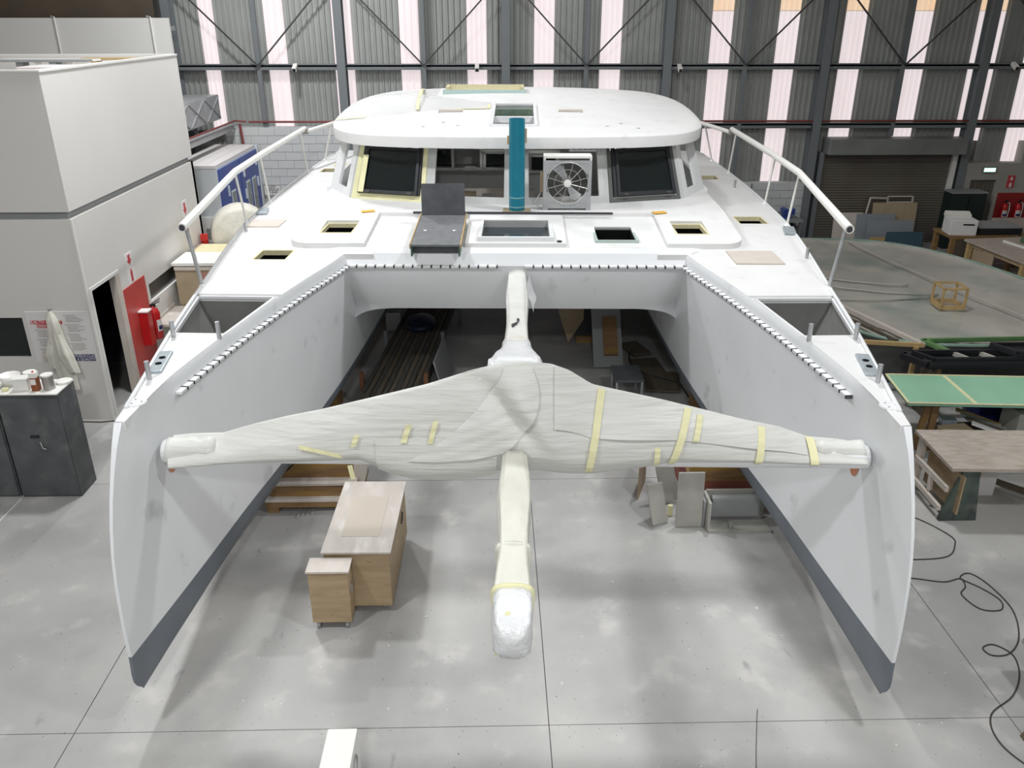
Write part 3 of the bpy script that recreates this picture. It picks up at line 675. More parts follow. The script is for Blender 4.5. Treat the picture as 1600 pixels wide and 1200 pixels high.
    # stern of the locker
# --- cross deck and raised trunk
base_ring = [(-3.22, 14.35), (-2.74, 13.5), (-1.40, 13.12), (0, 12.92), (1.40, 13.12), (2.74, 13.5), (3.22, 14.35)]
tp = []
def arc(cx_, cy_, r_, a0, a1, n=6): return [(cx_+r_*math.cos(R(a0+(a1-a0)*i/n)), cy_+r_*math.sin(R(a0+(a1-a0)*i/n))) for i in range(n+1)]
def tz(y): return 2.68+.08*(min(y, 12.6)-11.1)                 # the trunk rises gently towards the windscreen
tp = [(-3.2, 14.6)] + arc(-2.85, 11.33, .28, 180, 270) + arc(2.85, 11.33, .28, 270, 360) + [(3.2, 14.6)]
tp += [(3.0, 14.6)] + [(x*.985, y+.12) for x, y in base_ring[::-1]] + [(-3.0, 14.6)]
trunk = MB().prism(tp, 2.54, 2.80)
HL, HR, HC, HT = (-2.78, -2.30, 11.47, 12.06), (2.25, 2.72, 11.45, 12.06), (-.47, .47, 11.17, 12.1), (1.14, 1.67, 11.27, 11.96)
cs = [hatch_box(-2.07, -.69, 10.5, 12.45, 2.745), hatch_box(.69, 2.07, 10.5, 12.45, 2.745)] + [hatch_box(*q) for q in (HL, HR, HC, HT)]
tme = cut(trunk, cs, 'foredeck_trunk')
bm = bmesh.new(); bm.from_mesh(tme)
bmesh.ops.bisect_plane(bm, geom=bm.verts[:]+bm.edges[:]+bm.faces[:], plane_co=(0, 12.6, 0), plane_no=(0, 1, 0))
bmesh.ops.triangulate(bm, faces=[f for f in bm.faces if len(f.verts) > 4])
for v in bm.verts:
    if v.co.z > 2.7: v.co.z += tz(v.co.y)-2.80
bm.to_mesh(tme); bm.free()
place('foredeck_trunk', tme, 'deckw', boat)
def coaming(x0, x1, y0, y1, z0, z1, wd, m, nm='hatch_coaming', inside=True):
    r_ = MB(); e = wd if inside else -wd
    a0, a1, b0, b1 = (x0, x1, y0, y1) if inside else (x0-wd, x1+wd, y0-wd, y1+wd)
    for a in ((a0, a0+wd, b0, b1), (a1-wd, a1, b0, b1), (a0+wd, a1-wd, b0, b0+wd), (a0+wd, a1-wd, b1-wd, b1)): r_.box(*a, z0, z1)
    return r_.build(nm, m, boat)
for q in (HL, HR):
    zt_ = tz(q[2]); c_ = coaming(*q, zt_-.055, zt_+.004, .03, 'cream'); well(*q, zt_-.05, 2.2, c_)
zt_ = tz(HT[2])-.055; c_ = coaming(*HT, zt_-.05, zt_+.035, .035, mat('green_white_rim', (.45, .55, .50), rough=.5), inside=False); well(*HT, zt_+.01, 2.2, c_)
zt_ = tz(HC[2]); c_ = coaming(*HC, zt_-.08, zt_+.06, .055, 'gel', 'hatch_frame', False); MB().box(-.48, .48, 11.16, 12.11, zt_-.05, zt_-.035).build('hatch_pane', mat('deep_teal_glass', (.006, .018, .025), rough=.12), c_)
MB().lathe([(0, 0), (.035, 0), (.035, .012), (.02, .02), (0, .02)], (.6, 11.12, tz(11.12)), 14).build('deck_fitting', 'black', boat)
# front face below the trunk
fc = MB().add([(-2.42, 11.06, 2.619), (2.42, 11.06, 2.619), (2.36, 10.80, 2.605), (-2.36, 10.80, 2.605), (2.28, 10.72, 2.45), (-2.28, 10.72, 2.45), (-2.56, 11.06, 2.6), (2.56, 11.06, 2.6)], [(0, 1, 2, 3), (3, 2, 4, 5), (0, 3, 6), (1, 7, 2)])
fc.build('crossdeck_fascia', 'fair', boat)
# --- bridgedeck: front face, underside and haunches
prof = [(0, 1.74), (1.62, 1.74), (1.85, 1.70), (2.05, 1.60), (2.2, 1.42), (2.3, 1.2), (2.37, 1.0), (2.6, .95), (2.6, 2.45), (2.27, 2.45)]
def front_y(x, z):
    q = (2.45-z)/.72; y = 10.73+.34*min(1, max(0, q))**1.6
    return y + (max(0, abs(x)-1.7)**2)*.7*min(1, max(0, q))
bd = MB()
full = [(-a, b) for a, b in prof[::-1]][:-1] + prof
n = len(full)
# front wall grid following the curved profile
def under(x):
    ax = abs(x); return interp(ax, [0, 1.72, 1.95, 2.12, 2.25, 2.33, 2.37], [1.74, 1.74, 1.71, 1.65, 1.57, 1.50, 1.44])
def fgrid(u, v):
    x = -2.37+4.74*u; xt = x*2.28/2.37; z1 = under(x); z = 2.45+(z1-2.45)*v
    xx = xt+(x-xt)*v; return (xx, front_y(xx, z), z)
bd.grid(fgrid, 61, 12)
def ugrid(u, v):
    x = -2.37+4.74*u; z = under(x); y0 = front_y(x, z); return (x, y0+(YE-y0)*v, z)
bd.grid(ugrid, 61, 10)
bd.build('bridgedeck', 'fair', boat, smooth=True, weld=True).modifiers.new('edge', 'EDGE_SPLIT').split_angle = R(40)
# transom wall so that the saloon is closed below
MB().box(-2.2, 2.2, YE-.1, YE, 1.74, 2.6).build('transom', 'gel', boat)
# --- trampoline rail: separate teeth with gaps
rail = MB().tube([(-2.2, 10.74, 2.44), (2.2, 10.74, 2.44)], .008, 6).build('trampoline_rail', 'gel', boat)
tooth = MB().box(-.052, .052, -.06, .012, -.014, .014).mesh('rail_tooth', bevel=.004); tooth.materials.append(M['gel'])
slotm = MB().box(-.0095, .0095, -.064, .0, -.0145, .0152).mesh('rail_slot'); slotm.materials.append(M['inkd'])
def teeth(pts):
    # pts: dense polyline; places a tooth every .125 m
    P = [Vector(p) for p in pts]; d = [0]
    for a, b in zip(P, P[1:]): d.append(d[-1]+(b-a).length)
    s_ = .06
    while s_ < d[-1]-.03:
        i = max(0, int(np.searchsorted(d, s_))-1); q = (s_-d[i])/(d[i+1]-d[i]); p = P[i].lerp(P[i+1], q); dr = (P[i+1]-P[i]).normalized()
        o = bpy.data.objects.new('rail_tooth', tooth); COL.objects.link(o); o.parent = rail
        o.location = p; o.rotation_euler.z = math.atan2(dr.y, dr.x)
        o2 = bpy.data.objects.new('rail_slot', slotm); COL.objects.link(o2); o2.parent = rail
        p2 = p+dr*.0625; o2.location = p2; o2.rotation_euler.z = o.rotation_euler.z
        s_ += .125
teeth([(-2.24, 10.72, 2.452), (-.18, 10.72, 2.452)]); teeth([(.12, 10.72, 2.452), (2.24, 10.72, 2.452)])
ys = list(np.arange(10.66, 6.6, -.15))
teeth([(-A(y)+.0, y, 2.452) for y in ys[::-1]][::1]); teeth([(A(y), y, 2.452) for y in ys])
# --- deck hardware at the bows
def post(x, y, h=.17):
    MB().tube([(x, y, 2.59), (x, y, 2.6+h)], .022, 10).build('deck_pin', 'galv', boat)
for sx in (-1, 1):
    for x, y in ((2.9, 7.6), (3.36, 7.62), (3.17, 6.58)): post(sx*x, y)
    pl = MB().obox((sx*3.22, 6.95, 2.61), (.12, .5, .03), rz=-sx*R(10)).build('cleat_plate', 'ltblue', boat, bevel=.01)
    for dy in (-.07, .07): MB().lathe([(0, 0), (.03, 0), (.03, .004), (0, .004)], (sx*3.22+sx*dy*.15, 6.95+dy, 2.625), 12).build('plate_hole', 'dark', pl)
    MB().lathe([(.0, 0), (.085, 0), (.08, .012), (0, .014)], (sx*3.08, 6.1, 2.6), 20).build('deck_pad', 'gel', boat)
    for k in range(3): MB().lathe([(0, 0), (.009, 0), (0, .003)], (sx*3.08+.045*math.cos(k*2.1), 6.1+.045*math.sin(k*2.1), 2.613), 8).build('bolt_hole', 'inkd', boat)
for (x, y) in ((4.03, 15.5), (3.82, 10.6), (-3.98, 12.0)): post(x, y, .14)
for x, y, r_ in ((-4.1, 13.3, .2), (4.02, 12.05, -.2)): MB().obox((x, y, 2.625), (.16, .4, .04), rz=r_).build('chain_plate', 'ltblue', boat, bevel=.01)
# --- guard rails
RZ = 3.38
for sx in (-1, 1):
    rp = [(sx*3.74, 9.15, 3.33), (sx*4.2, 12.5, RZ), (sx*4.30, 14.3, RZ), (sx*4.36, 17.5, RZ+.02)]
    r0 = MB().tube(rp, .05, 12, caps=True).build('guard_rail', 'white', boat, smooth=False)
    MB().lathe([(0, 0), (.036, 0), (0, .001)], (0, 0, 0), 12).rot(Matrix.Translation((sx*3.738, 9.146, 3.33)) @ Matrix.Rotation(R(90), 4, 'X')).build('tube_bore', 'inkd', r0)
    MB().tube([(sx*4.30, 17.4, RZ-.02), (sx*3.75, 19.6, RZ+.03)], .04, 10).build('guard_rail', 'white', boat)
    MB().obox((sx*4.33, 17.42, RZ-.02), (.12, .1, .1)).build('rail_joint', 'tin', boat)
    for i, y in enumerate((9.3, 12.5, 14.1, 17.1, 18.6)):
        x = sx*interp(y, [9.15, 12.5, 14.3, 17.5, 19.6], [3.74, 4.2, 4.3, 4.36, 3.75]); xb = sx*(O(y)-.03)
        MB().tube([(xb, y, 2.6), (x, y, RZ-.02)], .019 if i else .024, 8).build('stanchion', 'galv' if i == 0 else 'white', boat)
        MB().lathe([(0, 0), (.045, 0), (.03, .03), (0, .03)], (xb, y, 2.6), 12).build('stanchion_base', 'gel', boat)

# --- coachroof
def roof_z(x, y): 
    q = min(1, max(0, (y-13.05)/4.6)); return 3.83+.36*q**.85-.0115*x*x
outl = [(0, 13.04), (.8, 13.07), (1.6, 13.2), (2.2, 13.38), (2.62, 13.62), (2.92, 13.95), (3.1, 14.35), (3.18, 15.0), (3.18, 16.2), (3.05, 17.0), (2.75, 17.55), (2.2, 17.78), (1.2, 17.85), (0, 17.86)]
outl = outl + [(-x, y) for x, y in outl[-2:0:-1]]
# resample the outline smoothly
def resample(poly, n):
    P = poly+[poly[0]]; d = [0]
    for a, b in zip(P, P[1:]): d.append(d[-1]+math.dist(a, b))
    out = []
    for k in range(n):
        s_ = d[-1]*k/n; out.append((interp(s_, d, [p[0] for p in P]), interp(s_, d, [p[1] for p in P])))
    return out
def chaikin(p):
    o = []
    for i in range(len(p)):
        a = p[i]; b = p[(i+1) % len(p)]; o += [(.75*a[0]+.25*b[0], .75*a[1]+.25*b[1]), (.25*a[0]+.75*b[0], .25*a[1]+.75*b[1])]
    return o
ol = resample(chaikin(outl), 96); cxr, cyr = 0, 15.45
rb = MB(); rings = []
def ringat(s_): return [(cxr+(x-cxr)*s_, cyr+(y-cyr)*s_) for x, y in ol]
def addring(pts): rings.append(pts)
for s_ in (.02, .2, .4, .6, .75, .88, .96, .985): addring([(x, y, roof_z(x, y)) for x, y in ringat(s_)])
addring([(x, y, roof_z(x, y)-.022) for x, y in ringat(.998)])
addring([(x, y, roof_z(x, y)-.05) for x, y in ringat(1.0)])
addring([(x, y, roof_z(x, y)-.19) for x, y in ringat(.996)])
for s_ in (.97, .9, .6, .3, .02): addring([(x, y, roof_z(x, y)-.19) for x, y in ringat(s_)])
n = 96
vs = [p for g in rings for p in g]; fs = []
for i in range(len(rings)-1):
    for k in range(n): fs.append((i*n+k, i*n+(k+1) % n, (i+1)*n+(k+1) % n, (i+1)*n+k))
fs += [tuple(range(n)), tuple(range((len(rings)-1)*n, len(rings)*n))]
rb.add(vs, fs)
RH = (-.38, .28, 13.75, 15.55)
rme = cut(rb, [MB().box(*RH, 3, 5)], 'coachroof')
for p in rme.polygons: p.use_smooth = True
ro = place('coachroof', rme, 'deckw', boat); md = ro.modifiers.new('edge', 'EDGE_SPLIT'); md.split_angle = R(35)
c_ = MB()
for a in ((RH[0]-.05, RH[0], RH[2]-.05, RH[3]+.05), (RH[1], RH[1]+.05, RH[2]-.05, RH[3]+.05)):
    c_.add([(x, y, roof_z(0, y)+dz) for dz in (-.05, .035) for y in a[2:] for x in a[:2]], [(0, 2, 3, 1), (4, 5, 7, 6), (0, 1, 5, 4), (2, 6, 7, 3), (0, 4, 6, 2), (1, 3, 7, 5)])
c_.box(RH[0], RH[1], RH[2]-.05, RH[2], 3.8, roof_z(0, RH[2])+.03).box(RH[0], RH[1], RH[3], RH[3]+.05, 3.9, roof_z(0, RH[3])+.03)
c_.build('roof_hatch_frame', 'gel', boat)
MB().add([(x, y, roof_z(0, y)-.04+dz) for dz in (0, .02) for y in (14.75, 15.5) for x in (RH[0], RH[1])], [(0, 2, 3, 1), (4, 5, 7, 6), (0, 1, 5, 4), (2, 6, 7, 3), (0, 4, 6, 2), (1, 3, 7, 5)]).build('roof_hatch_pane', 'greenglass', boat)
MB().box(RH[0], RH[1], 14.5, 14.62, 3.86, 3.96).build('roof_hatch_bar', 'gel', boat)
# raised companion frame at the aft edge of the roof
c_ = MB().box(-1.4, .12, 17.3, 17.36, 4.14, 4.27).box(-1.4, -1.34, 17.0, 17.36, 4.12, 4.25).box(.06, .12, 17.0, 17.36, 4.12, 4.25)
c_.build('roof_riser', 'cream', boat)
MB().box(-1.45, .16, 16.9, 16.96, 4.1, 4.2).build('roof_riser_pane', 'bluegl', boat)
for x0 in (-1.15, .92):
    gh = MB().tube([(x0-.2, 14.95, roof_z(x0, 14.95)-.01), (x0-.2, 14.97, roof_z(x0, 14.95)+.03), (x0+.2, 14.97, roof_z(x0, 14.95)+.03), (x0+.2, 14.95, roof_z(x0, 14.95)-.01)], .022, 8)
    gh.build('roof_recess', 'pinkb', boat)
for x, y in ((-1.5, 13.8), (-1.2, 14.1), (-.95, 13.82), (1.45, 13.85), (1.7, 14.1), (1.95, 13.8)):
    MB().lathe([(0, 0), (.035, 0), (0, .004)], (x, y, roof_z(x, y)), 10).build('roof_socket', 'mgrey', boat)
# --- windscreen facets
topr = [(-2.98, 14.75), (-2.56, 14.0), (-1.34, 13.58), (0, 13.42), (1.34, 13.58), (2.56, 14.0), (2.98, 14.75)]
ZB, ZT = 2.78, 3.74
class Facet:
    def __init__(s, p0, p1, q0, q1):
        s.c = [Vector(p) for p in (p0, p1, q0, q1)]
        s.n = (s.c[1]-s.c[0]).cross(s.c[2]-s.c[0]).normalized()
    def at(s, u, v, o=0): return s.c[0]*(1-u)*(1-v)+s.c[1]*u*(1-v)+s.c[2]*(1-u)*v+s.c[3]*u*v+s.n*o
    def slab(s, mb, u0, u1, v0, v1, o0, o1):
        vs = [s.at(u, v, o) for o in (o0, o1) for v in (v0, v1) for u in (u0, u1)]
        return mb.add(vs, [(0, 2, 3, 1), (4, 5, 7, 6), (0, 1, 5, 4), (2, 6, 7, 3), (0, 4, 6, 2), (1, 3, 7, 5)])
    def frame(s, mb, u0, u1, v0, v1, wu, wv, o0, o1):
        for a in ((u0, u0+wu, v0, v1), (u1-wu, u1, v0, v1), (u0+wu, u1-wu, v0, v0+wv), (u0+wu, u1-wu, v1-wv, v1)): s.slab(mb, *a, o0, o1)
        return mb
    def holed(s, u0, u1, v0, v1, o0=-.05, o1=0):
        mb = MB()
        for a in ((0, u0, 0, 1), (u1, 1, 0, 1), (u0, u1, 0, v0), (u0, u1, v1, 1)):
            if a[1]-a[0] > 1e-4 and a[3]-a[2] > 1e-4: s.slab(mb, *a, o0, o1)
        return mb
F = []
for i in range(6): F.append(Facet((*base_ring[i], ZB), (*base_ring[i+1], ZB), (*topr[i], ZT), (*topr[i+1], ZT)))
wm = mat('windscreen_grey', (.52, .53, .52), (.48, .49, .48), 2, .4)
F[2].holed(.06, .86, .13, .90).build('windscreen_panel', wm, boat); F[3].holed(.14, .94, .13, .90).build('windscreen_panel', wm, boat)
for i in (1, 4): F[i].holed(.10, .90, .10, .93).build('windscreen_panel', wm, boat)
F[0].holed(.36, .80, .15, .90).build('windscreen_panel', 'gel', boat); F[5].holed(.2, .64, .15, .90).build('windscreen_panel', 'gel', boat)
# cabin sides
for sx in (-1, 1):
    a, b = (sx*3.22, 14.35, ZB), (sx*3.22, 17.6, ZB)
    q0, q1 = (sx*2.98, 14.75, ZT), (sx*2.98, 17.6, 3.9)
    fcs = Facet(a, b, q0, q1) if sx > 0 else Facet(b, a, q1, q0)
    fcs.holed(.06, .94, .2, .88).build('cabin_side', 'gel', boat)
    MB().box(min(sx*3.2, sx*3.26), max(sx*3.2, sx*3.26), 14.3, 17.7, 2.5, 2.82).build('cabin_coaming', 'gel', boat)
# hinged windscreen hatches
for i in (1, 4):
    f = F[i]; lt = i == 1
    fr = f.frame(MB(), .11, .89, .10, .90, .05, .06, .01, .045).build('hatch_frame', 'black', boat)
    hp = MB(); o1 = .07
    f.slab(hp, .17, .85, .13, .76, .03, .045); hpo = hp.build('hatch_glass', 'glass', boat)
    f.frame(MB(), .15, .87, .10, .80, .035, .045, .03, .075).build('hatch_lid_frame', 'black', hpo)
    for u in (.28, .5, .72): f.slab(MB(), u-.02, u+.02, .78, .93, .02, .08).build('hinge', 'black', fr)
    for u in (.25, .78): f.slab(MB(), u-.03, u+.03, .10, .13, .06, .095).build('handle', 'rod', fr)
    if lt:
        for a in ((.035, .10, .02, .95), (.90, .955, .0, .97), (.10, .90, .0, .05), (.10, .90, .055, .105)): f.slab(MB(), *a, .002, .014).build('masking_tape', 'tape', boat)
        f.slab(MB(), .13, .2, .1, .66, .08, .09).build('masking_tape', 'tape', boat)
    else:
        f.frame(MB(), .06, .94, .02, .98, .04, .05, .002, .02).build('hatch_seal', 'dgrey', boat)
# --- saloon interior seen through the openings
MB().box(-3.1, 3.1, 13.3, 18.0, 2.1, 2.15).build('saloon_floor', 'galley', boat)
gb = thing('x', 'x', 'x') if False else None
MB().box(-3.0, 3.0, 17.2, 17.25, 2.15, 3.0).build('saloon_bulkhead', 'galley', boat)
g = MB()
g.box(-1.75, -1.7, 15.4, 15.9, 2.3, 3.75).box(-1.7, -.15, 15.85, 15.9, 2.3, 3.75)
for x in (-1.7, -1.2, -.68, -.62, -.2): g.box(x, x+.05, 15.4, 15.85, 2.95, 3.3)
g.box(-1.7, -.15, 15.4, 15.85, 2.92, 2.97).box(-1.7, -.62, 15.4, 15.85, 3.3, 3.34).box(-.66, -.15, 15.4, 15.85, 3.22, 3.26)
cb = g.build('galley_cabinet', 'galley', boat)
MB().box(-1.72, -.66, 15.38, 15.4, 3.34, 3.38).box(-.66, -.18, 15.38, 15.4, 3.26, 3.29).box(-.66, -.61, 15.38, 15.4, 3.26, 3.34).box(-.22, -.18, 15.38, 15.4, 3.26, 3.34).build('cabinet_edge', 'white', cb)
MB().box(-1.62, -1.23, 15.41, 15.43, 3.05, 3.27).build('cabinet_door', 'glass', cb); MB().box(-.57, -.24, 15.41, 15.43, 3.02, 3.2).build('cabinet_door', 'glass', cb)
MB().box(-1.9, .3, 14.4, 15.3, 2.55, 2.62).build('galley_counter', 'pinkb', boat)
MB().box(-.9, -.7, 14.2, 14.35, 2.15, 2.75).build('timber_prop', 'cardb', boat); MB().box(-.6, -.45, 14.3, 14.4, 2.15, 2.7).build('appliance', 'mgrey', boat)
MB().box(.1, .95, 15.6, 15.65, 2.3, 3.6).build('saloon_partition', 'galley', boat)
c2 = MB().box(.2, .75, 15.3, 15.6, 2.9, 3.25).build('galley_cabinet', 'galley', boat); MB().box(.26, .69, 15.28, 15.3, 2.95, 3.18).build('cabinet_door', 'glass', c2); MB().box(.18, .77, 15.27, 15.3, 3.25, 3.3).build('cabinet_edge', 'white', c2)
# --- crossbeam wrapping and bowsprit
rx = [-2.87, -2.71, -2.44, -2.15, -1.88, -1.6, -1.19, -.70, -.31, -.05, .11, .32, .47, .66, 1.25, 1.61, 1.91, 2.24, 2.49, 2.74, 2.94]
rz_ = [2.25, 2.27, 2.28, 2.37, 2.44, 2.50, 2.606, 2.736, 2.87, 2.933, 2.94, 2.923, 2.867, 2.743, 2.606, 2.514, 2.433, 2.363, 2.27, 2.25, 2.21]
bxs = [-2.85, -2.4, -2.13, -1.6, -1.27, -1.04, -.85, -.585, -.316, -.1, .246, .434, .675, 1.07, 1.33, 1.86, 2.39, 2.92]
bzs = [2.01, 2.06, 2.07, 2.09, 2.10, 2.0, 1.945, 1.93, 1.945, 2.0, 2.0, 1.975, 1.975, 2.035, 2.085, 2.095, 2.09, 2.10]
beam = MB().tube([(-2.95, 6.16, 2.12), (2.98, 6.12, 2.12)], .1, 14).build('crossbeam', 'gel', boat)
MB().tube([(-2.6, 6.18, 2.14), (0, 6.22, 2.86)], .03, 8).build('striker_rod', 'gel', boat); MB().tube([(2.6, 6.18, 2.14), (.1, 6.22, 2.86)], .03, 8).build('striker_rod', 'gel', boat)
MB().tube([(.03, 6.2, 2.1), (.03, 6.22, 2.88)], .05, 10).build('striker_post', 'gel', boat)
wrap = thing('beam_wrapping', 'tent-like white plastic wrapping over the front crossbeam, taped with yellow strips', 'wrapping', bw(0, 6.1, 1.95), BR)
OFF[wrap.name] = (0, 6.1, 1.95)
def wz(x): return interp(x, rx, rz_), interp(x, bxs, bzs)
def wfront(x, t):
    """front surface point: t=0 ridge .. 1 hem"""
    zt, zbm = wz(x); h = zt-zbm
    z = zt-h*t
    yr = 6.20; yb = 5.985
    # straight from ridge to the belly of the beam, then tucks under
    bel = math.sin(min(1, t/.86)*math.pi/2)
    y = yr+(yb-yr)*bel + (max(0, t-.8)/.2)**2*.07
    k = min(1, h/.7)
    sm = math.sin(math.pi*min(1, t*1.05))
    y += k*.020*math.sin(5*t+2.1*x)*sm                                                       # broad sag
    y += k*.0035*math.sin(62*t+9*x+3*math.sin(2*x))*sm                                        # fine pleats along the pull
    q = x+.22-.75*(t-.15)                                                                     # deep fold from the peak towards the left
    y += k*.075*math.exp(-(q/.10)**2)*math.sin(math.pi*min(1, t*1.25)) if t < .8 else 0
    q2 = x-.05-.55*(t-.2)
    y -= k*.045*math.exp(-(q2/.16)**2)*sm
    return (x, y, z)
def wfn(u, v):
    x = -2.87+5.82*u; zt, zbm = wz(x)
    if v <= .6:
        return wfront(x, v/.6)
    q = (v-.6)/.4; p = wfront(x, 1)
    y = p[1]+(6.33-p[1])*math.sin(q*math.pi/2)**.7 if q < .5 else 6.33+(6.24-6.33)*(q-.5)*2*.9
    y = p[1]+(6.31-p[1])*min(1, q*2.2) if q < .46 else 6.31-(q-.46)/.54*.1
    z = zbm+(zt-zbm)*max(0, q-.15)/.85
    return (x, y, z)
MB().grid(wfn, 150, 44, True).build('sheet', 'wrap', wrap, smooth=True)
# gathered sleeve ends
def sleeve(x0, x1, r0, r1, nm, zz=2.12, zz1=2.12, yy0=6.14):
    pts = [(x0+(x1-x0)*i/7, yy0+.006*math.sin(i*2), zz+(zz1-zz)*i/7+.006*math.cos(i*3)) for i in range(8)]
    MB().tube(pts, [r0+(r1-r0)*i/7+.007*math.sin(i*2.2) for i in range(8)], 20).build(nm, 'wrap', wrap, smooth=True)
sleeve(-2.92, -2.5, .118, .105, 'sleeve', 2.125, 2.15); sleeve(2.96, 2.55, .105, .09, 'sleeve', 2.15, 2.165)
def tape_on(x, t0, t1, wd=.05, dx=0):
    def f(u, v):
        t = t0+(t1-t0)*u; xx = x+dx*u; p = wfront(xx+wd*(v-.5), t); return (p[0], p[1]-.026, p[2]+.004)
    MB().grid(f, 14, 2).build('tape_strip', 'tape', wrap)
for x, a, b, wd, dx in ((-1.27, .47, .66, .045, -.03), (-.84, .35, .55, .05, -.05), (-.62, .36, .58, .045, -.05), (.74, .02, .93, .06, -.10), (1.46, .02, .97, .06, -.14), (1.56, .08, .5, .05, -.05), (1.2, .62, .93, .045, 0), (2.08, .05, .97, .06, -.05), (2.5, .0, .95, .07, 0)): tape_on(x, a, b, wd, dx)
def tape_h(x0, x1, t0, t1, wd):
    def f(u, v): p = wfront(x0+(x1-x0)*u, t0+(t1-t0)*u+wd*(v-.5)); return (p[0], p[1]-.026, p[2])
    MB().grid(f, 10, 2).build('tape_strip', 'tape', wrap)
tape_h(-1.75, -1.4, .55, .82, .08)
MB().obox((-1.33, 5.97, 2.03), (.04, .008, .13), ry=-.15).build('tape_strip', 'tape', wrap)
# second overlapping film on the right half, its upper edge hanging clear
def f2(u, v):
    x = .35+2.1*u; p = wfront(x, .0+.52*v-.0*u); return (p[0], p[1]-.016+.006*math.sin(14*u), p[2]+.004)
MB().grid(f2, 40, 10).build('overlay_sheet', 'wrap', wrap, smooth=True)
def f3(u, v):
    x = -1.12+1.0*u; p = wfront(x, .5+.5*v); return (p[0], p[1]-.016, p[2]-.01*v)
MB().grid(f3, 30, 8).build('overlay_sheet', 'wrap', wrap, smooth=True)
# loose flap folded over at the peak, its free edge sweeping down to the left
def flapc(u, v):
    t = .03+.72*u; xl = -.06-.80*u**1.5; xr = .16+.40*u-.62*u*u
    x = xl+(xr-xl)*v; p = wfront(x, t)
    return (p[0], p[1]-.022-.07*math.sin(math.pi*v*.93)*u**.7*(.6+.4*math.sin(u*5)), p[2]-.02*v*u)
MB().grid(flapc, 30, 24).build('folded_flap', 'wrap', wrap, smooth=True)
# primer patches on the hulls beside the beam
for sx, nm in ((1, 'primer_patch'), (-1, 'primer_patch')):
    y = 6.28; z = 1.93
    def f(u, v):
        a = u*2*math.pi; r_ = v*.075; yy_ = y+r_*math.cos(a)*.9; zz = z+r_*math.sin(a)*1.1
        t = (zz-.8)/1.65; return (sx*(B(yy_)*(1-t)+A(yy_)*t-.006), yy_, zz)
    MB().grid(f, 20, 4).build(nm, 'primer', boat)
# bowsprit / longeron
def sprit_sec(y, hw, z0, z1, ph=0, n=32):
    out = []
    for k in range(n):
        a = 2*math.pi*k/n; c, s_ = math.cos(a), math.sin(a); e = .38
        rr = 1+.03*math.sin(5*a+ph)+.02*math.sin(9*a-2.3*ph)
        out.append((.03+hw*rr*math.copysign(abs(c)**e, c), y, (z0+z1)/2+(z1-z0)/2*rr*math.copysign(abs(s_)**e, s_)))
    return out
def loft(secs, name, m, parent, caps=True):
    n = len(secs[0]); fs = []
    for i in range(len(secs)-1):
        for k in range(n): fs.append((i*n+k, i*n+(k+1) % n, (i+1)*n+(k+1) % n, (i+1)*n+k))
    if caps: fs += [tuple(range(n)), tuple(range((len(secs)-1)*n, len(secs)*n))]
    return MB().add([p for s_ in secs for p in s_], fs).build(name, m, parent, smooth=True)
MB().box(-.02, .08, 4.0, 10.8, 2.08, 2.2).build('bowsprit', 'gel', boat)
sp = thing('bowsprit_wrapping', 'cream padded wrapping around the long central bowsprit with a white bagged tip', 'wrapping', bw(0, 6.1, 2.0), BR)
OFF[sp.name] = (0, 6.1, 2.0)
loft([sprit_sec(y, .115+.012*math.sin(y*5), 1.99+.012*math.sin(y*3), 2.255+.015*math.sin(y*4+1), y*2.1) for y in np.linspace(4.15, 5.97, 22)], 'front_wrap', 'wrap2', sp)
loft([sprit_sec(y, .13+.01*math.sin(y*3.3), 2.0, 2.30+.012*math.sin(y*2.2)+max(0, (y-9.9))*.17, y*1.3) for y in np.linspace(6.3, 10.66, 30)], 'rear_wrap', 'wrap', sp)
loft([sprit_sec(y, w_, a, b, y*9) for y, w_, a, b in ((3.80, .03, 2.08, 2.14), (3.82, .085, 2.01, 2.2), (3.88, .115, 1.985, 2.25), (4.0, .125, 1.98, 2.27), (4.12, .123, 1.985, 2.265), (4.2, .118, 1.99, 2.255))], 'tip_bag', 'bag', sp)
MB().grid(lambda u, v: (-.08+.03*v+.07*u, 3.86-.0+.3*max(0, u-.75)-.022*math.sin(u*3.1), 2.0+.27*u), 8, 2).build('tape_strip', 'tape', sp)
loft([sprit_sec(y, .124, 1.985, 2.262, 0) for y in (4.62, 4.66)], 'tape_band', 'wrap2', sp)
loft([sprit_sec(y, .135, 1.985, 2.268, 0) for y in (4.17, 4.2)], 'tape_band', 'tape', sp)
# crumpled bag around the striker foot behind the beam
loft([sprit_sec(y, w_, a, b, y*11) for y, w_, a, b in ((6.30, .25, 2.06, 2.88), (6.5, .25, 2.04, 2.87), (6.75, .245, 2.0, 2.80), (7.1, .225, 2.0, 2.68), (7.5, .195, 2.0, 2.55), (7.9, .165, 2.0, 2.43), (8.3, .15, 2.0, 2.335))], 'gathered_bag', 'bag', sp)
loft([sprit_sec(y, .15, 1.99, 2.33, 0) for y in (8.24, 8.36)], 'tie_band', 'cloth', sp)
MB().prism([(-.02, 8.72), (.03, 8.82), (.06, 8.97), (.03, 8.99), (.04, 8.87), (-.03, 8.79)], 2.300, 2.330).build('dark_mark', 'inkd', sp)
def flap(u, v): return (.16+.10*v+.02*math.sin(u*5), 10.6-.5*u, 2.42-.3*v-.1*u+.02*math.sin(v*6+u*4))
MB().grid(flap, 10, 8).build('loose_flap', 'bag', sp, smooth=True)

